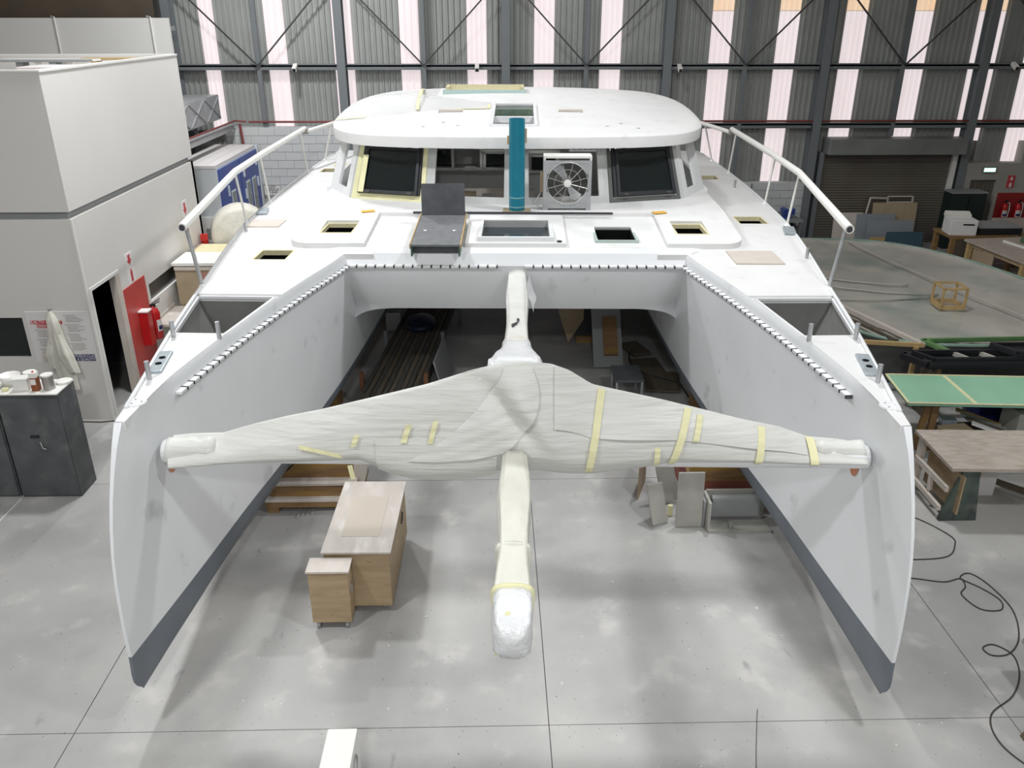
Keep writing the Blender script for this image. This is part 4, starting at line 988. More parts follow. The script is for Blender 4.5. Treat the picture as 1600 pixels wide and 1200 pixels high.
# ---- keel blocks carrying the boat
for sx in (-1, 1):
    for y in (11.5, 15.5, 18.5):
        p = bw(sx*(B(y)+OB(y))/2, y, 0); t = thing('keel_block', 'stacked timber keel block under the hull', 'support', p, BR, 'keel blocks under the hulls', world=False)
        MB().box(-.3, .3, -.15, .15, 0, .2).build('lower_beam', 'wood', t); MB().box(-.25, .25, -.12, .12, .2, .405).build('upper_beam', 'wood', t)

# ================================================================== THINGS STANDING ON THE BOAT
# teal pipe
p = bw(.01, 12.55, 2.80)
t = thing('teal_pipe', 'upright teal plastic pipe standing on a small board by the windscreen', 'pipe', p, BR, world=False)
MB().lathe([(.118, .015), (.118, 1.34), (.105, 1.34), (.105, .02)], (0, 0, 0), 28).build('tube', 'teal', t, smooth=False)
for z in (.06, .2): MB().lathe([(.118, z), (.1215, z), (.1215, z+.02), (.118, z+.02)], (0, 0, 0), 28).build('scuffed_ring', mat('pale_teal_scuff', (.18, .38, .42), rough=.6), t)
MB().box(-.145, -.115, -.02, .03, .98, 1.1).build('wood_clip', 'pine', t); MB().box(.115, .145, -.02, .03, 1.0, 1.2).build('wood_clip', 'cardb', t)
tag(MB().obox((0, 0, 0.0075), (.42, .26, .015)).rot(Matrix.Translation(p) @ Matrix.Rotation(BR, 4, 'Z')).build('base_board', 'cardb'), 'small brown board lying under the teal pipe', 'board')
# fan
p = bw(.77, 12.6, 2.80)
t = thing('extractor_fan', 'square galvanised extractor fan with wire guard standing before the windscreen', 'fan', p, BR, world=False)
W2, H2 = .36, .80
MB().box(-W2, -W2+.03, 0, .3, .0, H2).box(W2-.03, W2, 0, .3, .0, H2).box(-W2+.03, W2-.03, 0, .3, H2-.03, H2).box(-W2+.03, W2-.03, .02, .3, .06, .09).build('housing', 'white', t)
MB().box(-W2, W2, -.02, 0, H2-.1, H2-.06).box(-W2, W2, -.02, 0, .03, .1).box(-W2, -W2+.05, -.02, 0, .1, H2-.1).box(W2-.05, W2, -.02, 0, .1, H2-.1).box(-W2, -W2+.07, -.02, .02, 0, .03).box(W2-.07, W2, -.02, .02, 0, .03).build('front_frame', 'galv', t)
zc = .41
for sx in (-1, 1):
    for sz in (-1, 1):
        MB().prism([(sx*(W2-.05), zc+sz*.32), (sx*(W2-.05), zc+sz*.12), (sx*.1, zc+sz*.32)], -.015, -.005, 'y').build('corner_gusset', 'galv', t)
def circ(r_, n=30, y=-.03): return [(r_*math.cos(2*math.pi*k/n), y, zc+r_*math.sin(2*math.pi*k/n)) for k in range(n+1)]
gd = MB().tube(circ(.31), .006, 6).tube(circ(.2), .003, 5)
for k in range(12):
    a = 2*math.pi*k/12+.26; gd.tube([(.05*math.cos(a), -.045, zc+.05*math.sin(a)), (.31*math.cos(a), -.03, zc+.31*math.sin(a))], .0035, 5)
gd.build('wire_guard', 'wire', t)
for k, a0 in enumerate((1.95, 5.1)):
    def bl(u, v):
        r_ = .05+.24*u; a = a0+(v-.5)*(.75-.25*u)+.25*u; return (r_*math.cos(a), .03+.05*(v-.5), zc+r_*math.sin(a))
    MB().grid(bl, 8, 6).build('blade', 'galv', t, smooth=True)
MB().lathe([(0, 0), (.055, 0), (.055, .03), (0, .035)], (0, 0, 0), 18).rot(Matrix.Translation((0, -.03, zc)) @ Matrix.Rotation(R(90), 4, 'X')).build('hub', 'white', t)
MB().lathe([(0, 0), (.08, 0), (.08, .16), (0, .16)], (0, 0, 0), 16).rot(Matrix.Translation((0, .24, zc)) @ Matrix.Rotation(R(90), 4, 'X')).build('motor', 'mgrey', t)
MB().box(-W2-.05, -W2, .1, .2, .25, .55).build('switch_box', 'cardb', t); MB().tube([(-W2-.03, .15, .25), (-W2-.12, .1, .1), (-W2-.05, .02, .01)], .006, 6).build('power_cord', 'wire', t)
# grey chute / board box
p = bw(-1.05, 11.4, 2.655)
t = thing('panel_box', 'open grey laminate box with upright dark panel lying on the foredeck edge', 'box', p, BR, world=False); t.rotation_euler.x = R(4.3)
MB().box(-.33, .32, -.75, .66, .135, .155).build('top_panel', 'board', t)
for x in (-.33, .30): MB().box(x, x+.02, -.75, .66, .0 if 1 else 0, .135).build('side_panel', 'tealedge', t)
for x in (-.345, .32): MB().box(x, x+.014, -.74, .68, .1, .165).build('edge_strip', 'pine', t)
MB().box(-.33, .32, -.745, -.735, .14, .158).build('front_edge', 'tealedge', t); MB().box(-.31, .30, -.62, -.60, 0, .135).build('inner_shade_panel', 'bdark', t)  # sheet across the inside is darkened to paint the shaded hollow
MB().obox((-.005, .62, .375), (.63, .018, .46), rx=R(-6)).build('upright_panel', 'bdark', t)
for x in (-.2, .2): MB().prism([(x-.03, -.1), (x+.03, -.1), (x, -.16)], .155, .157).build('white_mark', 'sign', t)
# loose batten and boards on the deck
def bbox(name, lab, cat, c, size, m, rz=0, group=None):
    o = MB().obox((0, 0, size[2]/2), size, rz=rz).rot(Matrix.Translation(bw(*c)) @ Matrix.Rotation(BR, 4, 'Z')).build(name, m)
    return tag(o, lab, cat, group)
bbox('dark_batten', 'long thin dark batten lying across the foredeck before the windscreen', 'batten', (-.05, 12.38, 2.786), (3.0, .03, .03), 'inkd', rz=-.012)
bbox('loose_board', 'beige rectangular board lying on the deck of the starboard hull', 'board', (3.14, 10.6, 2.60), (.62, .62, .02), 'pinkb')
bbox('loose_board', 'pale pinkish board lying on the port side deck near the rail', 'board', (-3.82, 12.48, 2.60), (.5, .45, .02), 'pinkb')
bbox('loose_board', 'pale board leaning flat beside the side window of the cabin', 'board', (-3.7, 18.0, 2.60), (.4, .4, .02), 'cream')
for x, y in ((-2.25, 12.5), (2.16, 12.45)):
    bbox('tape_scrap', 'crumpled orange tape scrap lying on the foredeck', 'tape', (x, y, 2.794), (.2, .12, .012), 'orange', rz=.3, group='orange tape scraps on the foredeck')
# dust sheet on the roof
def ds(u, v):
    xm = -.47-1.08*min(1, max(0, (v-.25)/.35))
    x = -3.13+(xm+3.13)*u; ax = abs(x)
    y0 = interp(ax, [.4, 1.5, 2.0, 2.9, 3.17], [15.2, 15.2, 14.95, 14.75, 14.95]); y1 = interp(ax, [1.4, 2.2, 2.75, 3.0, 3.17], [17.72, 17.62, 17.4, 16.9, 16.2])
    y = y0+(y1-y0)*v
    z = roof_z(x, y)+.003+(.035*abs(math.sin(u*7+v*3))+.085*math.sin(math.pi*v))*math.sin(math.pi*u)*math.sin(math.pi*v)
    return tuple(bw(x, y, z))
ds_t = thing('dust_sheet', 'translucent crinkled plastic dust sheet over the port aft corner of the roof', 'sheet', bw(-1.7, 16.2, 4.0), 0)
OFF[ds_t.name] = tuple(bw(-1.7, 16.2, 4.0))
MB().grid(ds, 60, 40).build('sheet', 'film', ds_t, smooth=True)
def tp_(pts, wd):
    P = [Vector(bw(x, y, roof_z(max(-3.17, x), y)+dz)) for x, y, dz in pts]
    m_ = MB()
    for a, b in zip(P, P[1:]): m_.bar(a, b, wd, .006)
    m_.build('tape_strip', 'tape', ds_t)
tp_([(-1.75, 15.15, .03), (-1.8, 15.8, .09), (-1.85, 16.8, .11), (-1.9, 17.6, .02)], .06); tp_([(-3.1, 14.72, .02), (-2.6, 14.75, .03)], .06); tp_([(-1.1, 15.2, .015), (-.5, 15.2, .012), (-.5, 15.6, .012)], .05)

# ================================================================== FLOOR THINGS, MIDDLE
t = thing('plywood_cabinet', 'large plywood cabinet on castors with pale dusty top on the floor', 'cabinet', (-1.3, 7.3, 0), R(-1))
OFF[t.name] = (-1.3, 7.3, 0)
MB().box(-1.68, -1.04, 6.70, 8.0, .09, .73).build('body', 'ply', t, bevel=.004)
MB().box(-1.70, -1.02, 6.68, 8.02, .73, .75).build('top', 'plytop', t)
MB().box(-1.55, -1.17, 6.95, 7.7, .75, .753).build('dust_outline', mat('dusty_patch', (.56, .50, .42), rough=.7), t)
for x in (-1.6, -1.12):
    for y in (6.8, 7.9): MB().lathe([(0, -.015), (.045, -.015), (.045, .015), (0, .015)], (0, 0, 0), 14).rot(Matrix.Translation((x, y, .045)) @ Matrix.Rotation(R(90), 4, 'Y')).build('castor', 'mgrey', t)
MB().tube([(-1.03, 7.55, .5), (-1.02, 7.6, .62), (-1.03, 7.62, .5)], .008, 6).build('pull_cord', 'cord', t)
t = thing('plywood_box', 'smaller plywood box with lid and latch in front of the large cabinet', 'box', (-1.6, 6.57, 0))
MB().box(-1.80, -1.42, 6.46, 6.675, .09, .68).build('body', 'ply', t, bevel=.004); MB().box(-1.815, -1.405, 6.445, 6.675, .68, .70).build('lid', 'plytop', t)
MB().box(-1.42, -1.40, 6.52, 6.59, .40, .48).build('latch', 'tin', t)
for x in (-1.75, -1.47):
    for y in (6.51, 6.62): MB().lathe([(0, -.015), (.045, -.015), (.045, .015), (0, .015)], (0, 0, 0), 12).rot(Matrix.Translation((x, y, .045)) @ Matrix.Rotation(R(90), 4, 'Y')).build('castor', 'mgrey', t)
# wooden pallet crates under the port hull
t = thing('timber_crate', 'stained timber crate with cleats standing under the port hull', 'crate', (-2.2, 9.1, 0))
MB().box(-2.72, -1.72, 8.62, 9.32, .2, .355).build('side_board', 'wood', t)
MB().prism([(-2.38, .8), (-2.44, .56), (-2.52, .48), (-2.59, .43), (-2.66, .385), (-1.72, .385), (-1.72, .8)], 8.75, 8.85, 'y').build('side_board', 'wood', t)
MB().box(-2.74, -1.68, 8.60, 9.4, .355, .385).build('ledge', 'plytop', t); MB().box(-2.78, -1.66, 8.55, 9.4, .16, .2).build('ledge', 'plytop', t); MB().box(-2.78, -1.66, 8.56, 9.4, .08, .16).build('rail', 'wood', t)
for x in (-2.7, -1.85):
    for y in (8.65, 9.25): MB().box(x-.07, x+.07, y-.08, y+.08, 0, .08).build('foot', 'wood', t)
MB().box(-1.72, -1.64, 8.75, 9.2, .2, .75).build('cleat', 'pinkb', t)
me = MB().tube([(0, 0, 0), (.06, 1.2, 0)], .016, 10).mesh('metal_tube'); 
for i in range(4):
    o = place('metal_tube', me.copy() if i else me, 'wire', None); o.location = (-2.36+i*.055, 8.45+.6+.03*i, 0.0)
    tag(o, 'thin grey metal tube lying on the floor beneath the timber crate', 'tube', 'metal tubes under the timber crate')
# right hand stack
def slabthing(name, lab, cat, c, size, m, rz=0, rx=0, ry=0, bevel=.01, group=None):
    o = MB().obox((0, 0, 0), size, rz=rz, rx=rx, ry=ry); zmin = min(v[2] for v in o.v)
    o.rot(Matrix.Translation((c[0], c[1], -zmin+c[2]))); return tag(o.build(name, m, bevel=bevel), lab, cat, group)
pg = mat('dusty_grey_panel', (.40, .39, .35), (.34, .335, .30), 5, .7)
t = thing('upright_panel', 'upright rounded grey panel with pencilled marks by the grey tray', 'panel', (2.27, 8.3, 0))
pn = MB().obox((0, 0, .35), (.31, .03, .70), rx=R(-6)).rot(Matrix.Translation((2.26, 8.2, 0))); pn.build('panel', pg, t, bevel=.012)
MB().obox((2.34, 8.225, .52), (.08, .004, .02), rx=R(-6)).box(2.33, 2.39, 8.205, 8.211, .44, .46).build('pencil_mark', 'ink', t)
slabthing('tilted_panel', 'grey diamond-tilted panel leaning in front of the upright stack', 'panel', (1.90, 8.30, 0), (.26, .03, .48), pg, rz=R(35), rx=R(-28), ry=R(12))
slabthing('grey_offcut', 'narrow grey panel leaning behind the diamond-tilted panel', 'panel', (2.08, 8.74, 0), (.24, .03, .72), pg, rz=R(20), rx=R(-12), ry=R(-8))
slabthing('yellow_wedge', 'small yellow foam scrap between the leaning grey panels', 'scrap', (2.09, 8.42, 0), (.06, .05, .14), 'tape')
slabthing('standing_board', 'thin beige board standing on edge beside the leaning panels', 'board', (1.84, 9.0, 0), (.02, .5, .5), 'cardb', rz=R(-20))
t = thing('grey_tray', 'grey moulded tray standing on its edge under the starboard hull', 'tray', (2.8, 8.25, 0))
MB().box(2.46, 3.2, 8.02, 8.06, 0, .04).box(2.46, 3.2, 8.06, 8.25, 0, .015).build('flange', pg, t)
MB().box(2.46, 3.2, 8.35, 8.38, 0, .385).build('back_panel', pg, t); MB().box(2.54, 3.12, 8.25, 8.35, .06, .34).build('raised_pan', 'mgrey', t, bevel=.03)
MB().box(2.45, 2.48, 8.05, 8.38, 0, .385).build('side_lip', pg, t); MB().prism([(8.05, .015), (8.25, .015), (8.05, .12)], 2.72, 2.735, 'x').build('gusset', pg, t)
t = thing('brown_crate', 'brown timber crate with dark red lower band under the starboard hull', 'crate', (2.9, 9.0, 0))
MB().box(2.35, 3.6, 8.6, 9.5, .0, .36).build('lower_band', 'redwood', t); MB().box(2.35, 3.6, 8.6, 9.5, .36, .385).build('shelf', 'wood', t)
MB().prism([(2.82, .72), (2.86, .62), (2.90, .55), (2.96, .48), (3.02, .43), (3.08, .385), (2.35, .385), (2.35, .72)], 8.62, 8.70, 'y').build('upper_side', 'wood', t)
slabthing('dark_offcut', 'narrow dark grey offcut standing between upright panel and tray', 'panel', (2.43, 8.3, 0), (.03, .3, .35), 'mgrey')
# white post at the bottom edge
t = thing('white_column', 'white rectangular post with a round hole in its side, nearest the bowsprit', 'post', (-1.07, 4.1, 0))
MB().box(-1.18, -.975, 3.85, 4.275, 0, 1.0).build('body', 'white', t, bevel=.01)
MB().tube([(-.972, 4.08+.07*math.cos(k*math.pi/8), .86+.07*math.sin(k*math.pi/8)) for k in range(17)], .008, 6).build('ring', 'mgrey', t)
# timber at the right edge
t = thing('timber_trestle', 'greenish timber trestle foot standing at the floor edge', 'trestle', (4.75, 5.3, 0))
MB().prism([(4.36, 0), (4.56, .0), (4.72, .5), (4.62, .5)], 4.95, 5.02, 'y').build('leg', 'planks2', t); MB().box(4.6, 5.4, 4.95, 5.6, .48, .53).build('top', 'tableply', t); MB().prism([(5.2, 0), (5.32, 0), (5.36, .5), (5.26, .5)], 5.5, 5.57, 'y').build('leg', 'planks2', t)

# ================================================================== UNDER THE BRIDGEDECK
RK = (-1.345, 13.5, 0); RA = R(-4.86)
rkm = Matrix.Translation(RK) @ Matrix.Rotation(RA, 4, 'Z')
t = thing('timber_rack', 'low rusty steel rack holding long planks under the boat', 'rack', RK, RA, world=False)
rust = mat('rusty_post', (.16, .07, .03), rough=.8)
for y in (-2.1, -.3, 1.9):
    MB().box(-.51, .51, y-.04, y+.04, .26, .32).build('cross_bar', 'steel', t)
    for x in (-.49, .49): MB().box(x-.03, x+.03, y-.03, y+.03, 0, .62).build('upright', rust if y < -1 else 'steel', t)
random.seed(3)
pm = [MB().box(-.033, .033, -2.6, 2.6, 0, .035).mesh('long_plank') for _ in range(2)]
pm[0].materials.append(M['planks']); pm[1].materials.append(M['planks2'])
for j in range(3):
    for i in range(11):
        o = bpy.data.objects.new('long_plank', pm[(i+j) % 2]); COL.objects.link(o)
        o.location = rkm @ Vector((-.405+i*.081+random.uniform(-.002, .002), random.uniform(-.3, .25), .32+j*.036)); o.rotation_euler.z = RA+random.uniform(-.002, .002)
        if (i+j) % 2: tag(o, 'long brown weathered plank lying on the rack under the boat', 'plank', 'brown planks on the rack under the boat')
        else: tag(o, 'long dark grey weathered plank lying on the rack under the boat', 'plank', 'dark grey planks on the rack under the boat')
tag(MB().grid(lambda u, v: (-1.33+.28*math.cos(u*6.283)*math.sin(v*3.1416)*(1+.1*math.sin(9*u)), 13.9+.4*math.sin(u*6.283)*math.sin(v*3.1416), max(.424, .43+.09-.12*math.cos(v*3.1416))), 18, 9).build('blue_bag', 'bluebag', smooth=True), 'crumpled dark blue bag on the long planks', 'bag')
slabthing('grey_sheet', 'grey triangular sheet leaning against the plank rack', 'panel', (-.835, 12.4, 0), (.03, 1.1, .62), 'mgrey', rz=RA, ry=R(-14))
slabthing('white_crate', 'white and wooden crate far under the boat behind the planks', 'crate', (-1.93, 15.1, 0), (.28, .4, .36), 'boothw')
o = MB().prism([(1.35, 0), (1.62, .45), (1.62, .95), (1.42, 1.25), (1.2, 1.1), (1.16, .6)], 14.2, 14.22, 'y').build('hexagon_board', 'cardb'); tag(o, 'upright hexagonal plywood offcut leaning on dark frames', 'board')
for i in range(4):
    o = MB().obox((0, 0, .5), (.5, .03, 1.0), rx=R(-10)).rot(Matrix.Translation((1.72+i*.05, 14.35+i*.07, .12)))
    tag(o.build('window_casing', 'black'), 'dark window casing leaning in a row beside the hexagonal board', 'frame', 'dark frames leaning under the boat')
t = thing('frame_stand', 'yellow timber stand beneath the dark leaning frames', 'stand', (1.8, 14.5, 0)); MB().box(1.5, 2.1, 14.2, 14.8, .0, .12).build('base', 'wood', t)
t = thing('grey_door_panel', 'tall grey steel panel with rust brown smear lying under the bridgedeck', 'panel', (2.0, 13.2, 0))
MB().obox((1.93, 13.3, .45), (.50, .05, 1.1), rx=R(-40)).build('panel', 'mgrey', t); MB().obox((1.98, 13.26, .48), (.24, .05, .7), rx=R(-40)).build('rust_patch', 'wood', t)
t = thing('small_stool', 'small grey stool with cluttered top under the starboard bridgedeck', 'stool', (2.1, 11.9, 0))
MB().box(1.85, 2.3, 11.6, 12.2, .34, .38).build('top', 'bdark', t)
for x in (1.88, 2.27):
    for y in (11.63, 12.17): MB().box(x-.015, x+.015, y-.015, y+.015, 0, .34).build('leg', 'galv', t)
for i, (x, y, a, sx_, sy_) in enumerate(((2.62, 12.9, .1, .5, .9), (2.72, 12.3, -.15, .55, .8), (2.5, 13.7, .3, .35, .6))):
    slabthing('floor_board', 'brown flat board lying on the floor under the starboard hull', 'board', (x, y, .031*i), (sx_, sy_, .03), 'planks2', rz=a, group='brown boards on the floor under the starboard hull')
tag(MB().tube([(2.35, 13.4, .1), (2.3, 12.9, .1), (2.5, 12.5, .1), (2.95, 12.2, .1), (3.05, 11.6, .03)], .015, 6).build('black_hose', 'cord'), 'black hose curving over the brown boards under the boat', 'hose')
slabthing('dark_cabinet', 'dark wooden cabinet far under the boat beyond the boards', 'cabinet', (2.05, 16.4, 0), (1.1, .6, .9), 'redwood')
slabthing('wall_stack', 'dark stacked boards far under the bridgedeck', 'stack', (.3, 19.6, 0), (2.4, .5, .9), 'dgrey')

# ================================================================== RIGHT HAND SIDE
# covered mould
mo = thing('covered_mould', 'huge curved boat mould under a dusty plastic sheet beside the starboard hull', 'mould', (8.0, 15, 0))
edge = [(4.9, 18.75), (7.0, 18.6), (8.7, 18.4), (9.6, 17.5), (10.1, 16.3), (10.45, 14.9), (10.5, 13.2), (10.0, 12.0), (8.2, 11.75), (6.3, 11.9), (5.6, 13.0), (5.1, 15.5)]
el = resample(chaikin(chaikin(edge)), 120); ccx, ccy = 7.6, 15.2
def mf(u, v):
    k = int(round(v*120)) % 120; x, y = el[k]; s_ = u
    px, py = ccx+(x-ccx)*s_, ccy+(y-ccy)*s_
    z = .80-.10*(1-s_**3)+.012*math.sin(px*3+py*2)+.01*math.sin(px*7-py*4)+(.03 if s_ > .97 else 0)
    ang = v*6.283; z += (.022*math.sin(ang*38+2*math.sin(ang*5))+.015*math.sin(ang*61))*max(0, (s_-.66)/.34)*(1 if s_ < .99 else 0)*(.4+.6*abs(math.sin(ang*3+.6)))
    return (px, py, z)
MB().grid(mf, 26, 120, True).build('plastic_sheet', 'mould', mo, smooth=True)
MB().tube([(x, y, .82) for x, y in el+el[:1]], .03, 8).build('rolled_edge', 'mouldedge', mo, smooth=True)
sk = MB(); nn = len(el)
sk.add([(x, y, .80) for x, y in el]+[(ccx+(x-ccx)*.93, ccy+(y-ccy)*.93, .02) for x, y in el], [(i, (i+1) % nn, nn+(i+1) % nn, nn+i) for i in range(nn)])
sk.build('mould_side', 'dgrey', mo, smooth=True)
tpp = [(8.05, 18.3), (8.25, 16.9), (8.6, 15.2), (8.95, 13.6), (9.3, 12.2)]
def seam(u, v):
    s_ = u*(len(tpp)-1); i = min(int(s_), len(tpp)-2); q = s_-i; x = tpp[i][0]*(1-q)+tpp[i+1][0]*q+.04*(v-.5); y = tpp[i][1]*(1-q)+tpp[i+1][1]*q
    return (x, y, .818)
MB().grid(seam, 20, 2).build('seam_tape', 'pinkb', mo)
for i, (a, b) in enumerate((((6.4, 15.2), (8.3, 14.6)), ((6.3, 15.9), (8.0, 15.2)), ((6.2, 14.4), (8.2, 14.5)))):
    MB().tube([(a[0]*(1-q)+b[0]*q, a[1]*(1-q)+b[1]*q-.12*math.sin(q*3.14), .745) for q in np.linspace(0, 1, 12)], .018, 6).build('sheet_fold', 'mould', mo, smooth=True)
# pine crate on mould
t = thing('pine_frame', 'small open cube frame of pine battens standing on the plastic sheet', 'frame', (8.1, 13.9, .76), R(-4), world=False)
a = .2
for z in (0, .36):
    for s_ in (-1, 1):
        MB().box(-a, a, s_*a-.018, s_*a+.018, z, z+.035+(.04 if z == 0 else 0)).build('rail', 'pine', t); MB().box(s_*a-.018, s_*a+.018, -a, a, z, z+.035+(.04 if z == 0 else 0)).build('rail', 'pine', t)
for x in (-a, a):
    for y in (-a, a): MB().box(x-.018, x+.018, y-.018, y+.018, 0, .39).build('post', 'pine', t)
# long pine edge beside the hull
t = thing('timber_surround', 'long timber edge frame lying along the mould beside the hull', 'frame', (6.0, 13, 0))
MB().bar((6.62, 11.75, .86), (5.35, 16.2, .86), .07, .06).build('long_rail', 'pinkb', t); MB().bar((6.62, 11.75, .86), (5.6, 11.95, .86), .06, .06).build('end_rail', 'pine', t)
MB().bar((6.3, 11.95, .86), (4.95, 16.1, .86), .05, .04).build('inner_rail', 'planks2', t); MB().bar((5.75, 13.9, .86), (6.05, 13.95, .86), .05, .05).build('cross_rail', 'pine', t)
for x, y in ((6.5, 11.73), (4.93, 16.1)): MB().box(x-.03, x+.03, y-.03, y+.03, 0, .85).build('leg', 'pine', t)
# green mould flange
t = thing('green_flange', 'green moulded rectangular frame lying on the near edge of the covered mould', 'frame', (8, 11.7, 0))
for a, b in (((6.70, 11.95, .86), (8.35, 12.0, .86)), ((6.88, 11.45, .86), (8.75, 11.48, .86)), ((6.70, 11.95, .86), (6.88, 11.45, .86)), ((8.35, 12.0, .86), (8.75, 11.48, .86))): MB().bar(a, b, .09, .05).build('side', 'greenf', t)
for a, b in (((6.78, 11.87, .9), (8.3, 11.92, .9)),): MB().bar(a, b, .04, .05).build('lip', 'greenf', t)
for x in (6.8, 8.5): MB().box(x-.04, x+.04, 11.5, 11.58, 0, .80).box(x-.04, x+.04, 11.42, 11.64, .80, .84).build('leg', 'wood', t)
# black window frames
t = thing('black_window_frame', 'long black moulded window frame with dividers in front of the green flange', 'frame', (7.2, 11.1, 0))
for a, b in (((6.1, 11.35, .86), (8.6, 11.35, .86)), ((6.3, 10.95, .86), (8.9, 10.95, .86)), ((6.1, 11.35, .86), (6.3, 10.95, .86)), ((8.6, 11.35, .86), (8.9, 10.95, .86))): MB().bar(a, b, .09, .09).build('side', 'black', t)
for a, b in (((6.22, 11.3, .93), (8.5, 11.3, .93)), ((6.4, 11.0, .93), (8.7, 11.0, .93)), ((6.22, 11.3, .93), (6.4, 11.0, .93))): MB().bar(a, b, .04, .06).build('lip', 'black', t)
for x in (6.85, 7.25): MB().bar((x, 11.3, .9), (x+.13, 11.0, .9), .05, .06).build('divider', pg, t)
for x in (6.4, 8.4): MB().box(x, x+.08, 11.0, 11.3, 0, .82).build('trestle', 'planks2', t)
t = thing('black_hatch_lid', 'square black hatch lid lying on the long black window frame', 'lid', (7.75, 11.15, .95))
MB().prism([(7.4, 11.38), (8.0, 11.38), (8.25, 11.0), (7.6, 11.0)], .96, 1.0).build('panel', 'black', t)
for a, b in (((7.42, 11.37, 1.02), (8.0, 11.37, 1.02)), ((7.62, 11.02, 1.02), (8.23, 11.02, 1.02)), ((7.42, 11.37, 1.02), (7.62, 11.02, 1.02)), ((8.0, 11.37, 1.02), (8.23, 11.02, 1.02))): MB().bar(a, b, .05, .05).build('rim', 'black', t)
tag(MB().lathe([(0, 0), (.33, 0), (.36, .4), (.0, .4)], (7.35, 10.95, .0), 18).build('blue_drum', mat('dark_blue_plastic', (.006, .012, .10), rough=.35)), 'dark blue plastic drum under the black window frame', 'drum')
# pale green table
t = thing('green_table', 'pale green gelcoat panel with yellow taped edges on timber trestles', 'table', (6.8, 10.2, 0))
gp = [(5.62, 10.78), (5.5, 9.82), (8.2, 9.62), (8.8, 10.55)]
MB().prism(gp, .76, .80).build('panel', 'green', t)
for i in range(4):
    a = gp[i]; b = gp[(i+1) % 4]; MB().bar((*a, .803), (*b, .803), .035, .008).build('edge_tape', 'cream' if i else 'tape', t)
MB().bar((6.42, 10.7, .803), (6.38, 9.76, .803), .05, .006).build('seam_tape', 'tape', t)
for x, y, rx_ in ((5.85, 10.0, .12), (5.97, 9.98, 0), (7.85, 10.0, 0), (8.2, 10.1, 0)): MB().obox((x, y, .38), (.09, .05, .76), ry=rx_).build('leg', 'wood', t)
MB().box(5.8, 8.3, 10.05, 10.1, .62, .76).build('apron', 'planks2', t)
slabthing('cardboard_box', 'flat brown cardboard box among offcuts under the green table', 'box', (6.2, 9.80, .31), (.4, .2, .13), 'cardb', rz=.15)
slabthing('offcut_box', 'small pale box behind the brown cardboard box under the green table', 'box', (6.28, 10.13, .31), (.2, .15, .1), 'ltblue', rz=-.1)
for i, (x, y, rz, mm) in enumerate(((6.74, 9.78, .5, 'sign'), (6.74, 9.92, .5, 'planks2'), (6.74, 10.06, .5, 'mgrey'), (6.74, 10.20, .5, 'pine'))):
    slabthing('offcut_board', 'loose offcut board in the pile under the green table', 'board', (x, y, .309), (.6, .1, .03), mm, rz=-rz, ry=.2, group='offcut boards under the green table')
t = thing('floor_pile_base', 'timber pallet on bearers carrying offcuts under the green table', 'pallet', (6.3, 10, 0))
for y in (9.75, 9.95, 10.15): MB().box(6.05, 7.0, y-.06, y+.06, .27, .31).build('plank', 'planks2', t)
for x in (6.1, 6.5, 6.95): MB().box(x-.04, x+.04, 9.7, 10.2, 0, .27).build('bearer', 'planks2', t)
slabthing('grey_cupboard', 'grey and green painted low cupboard under the right part of the green table', 'cupboard', (7.43, 10.05, 0), (.7, .4, .6), pg)
# brown work table
t = thing('work_table', 'low work table with stained plywood top and splayed painted legs', 'table', (6.2, 8.6, 0))
MB().prism([(5.28, 9.14), (5.25, 8.16), (7.6, 8.05), (7.7, 9.05)], .71, .75).build('top', 'tableply', t)
MB().prism([(5.27, 0), (5.72, 0), (5.62, .71), (5.44, .71)], 8.22, 8.27, 'y').build('leg', mat('green_smeared_board', (.10, .13, .11), (.025, .03, .035), 2.5, .6, c3=(.28, .25, .20), s3=2), t)
MB().obox((5.82, 8.6, .355), (.12, .05, .71), ry=R(4)).build('leg', 'ply', t); MB().prism([(6.9, 0), (7.3, 0), (7.2, .71), (7.05, .71)], 8.3, 8.35, 'y').build('leg', 'planks2', t); MB().box(5.3, 5.36, 8.95, 9.05, 0, .71).build('leg', 'pinkb', t); MB().box(7.2, 7.26, 8.85, 8.95, 0, .71).build('leg', 'pinkb', t)
MB().bar((5.3, 8.25, .42), (5.3, 9.02, .42), .04, .07).build('stretcher', 'pinkb', t); MB().bar((5.26, 8.25, .16), (5.28, 9.02, .16), .04, .06).build('stretcher', 'pinkb', t); MB().bar((5.3, 8.6, .2), (5.3, 8.62, .42), .05, .04).build('stretcher', 'pinkb', t); MB().bar((6.3, 9.0, .1), (6.9, 8.35, .1), .06, .06).build('stretcher', 'planks2', t)
MB().obox((5.42, 8.55, .38), (.02, .8, .5)).build('side_panel', 'ply', t)
slabthing('pale_box', 'pale box standing on the floor under the work table', 'box', (6.07, 8.92, 0), (.33, .3, .4), 'sign')
slabthing('green_tub', 'green plastic tub just behind the work table corner', 'tub', (5.25, 9.5, .3), (.25, .25, .2), mat('green_plastic', (.01, .12, .04), rough=.4)); slabthing('tub_stool', 'pale wooden block under the green plastic tub', 'block', (5.25, 9.5, 0), (.2, .2, .3), 'pinkb')
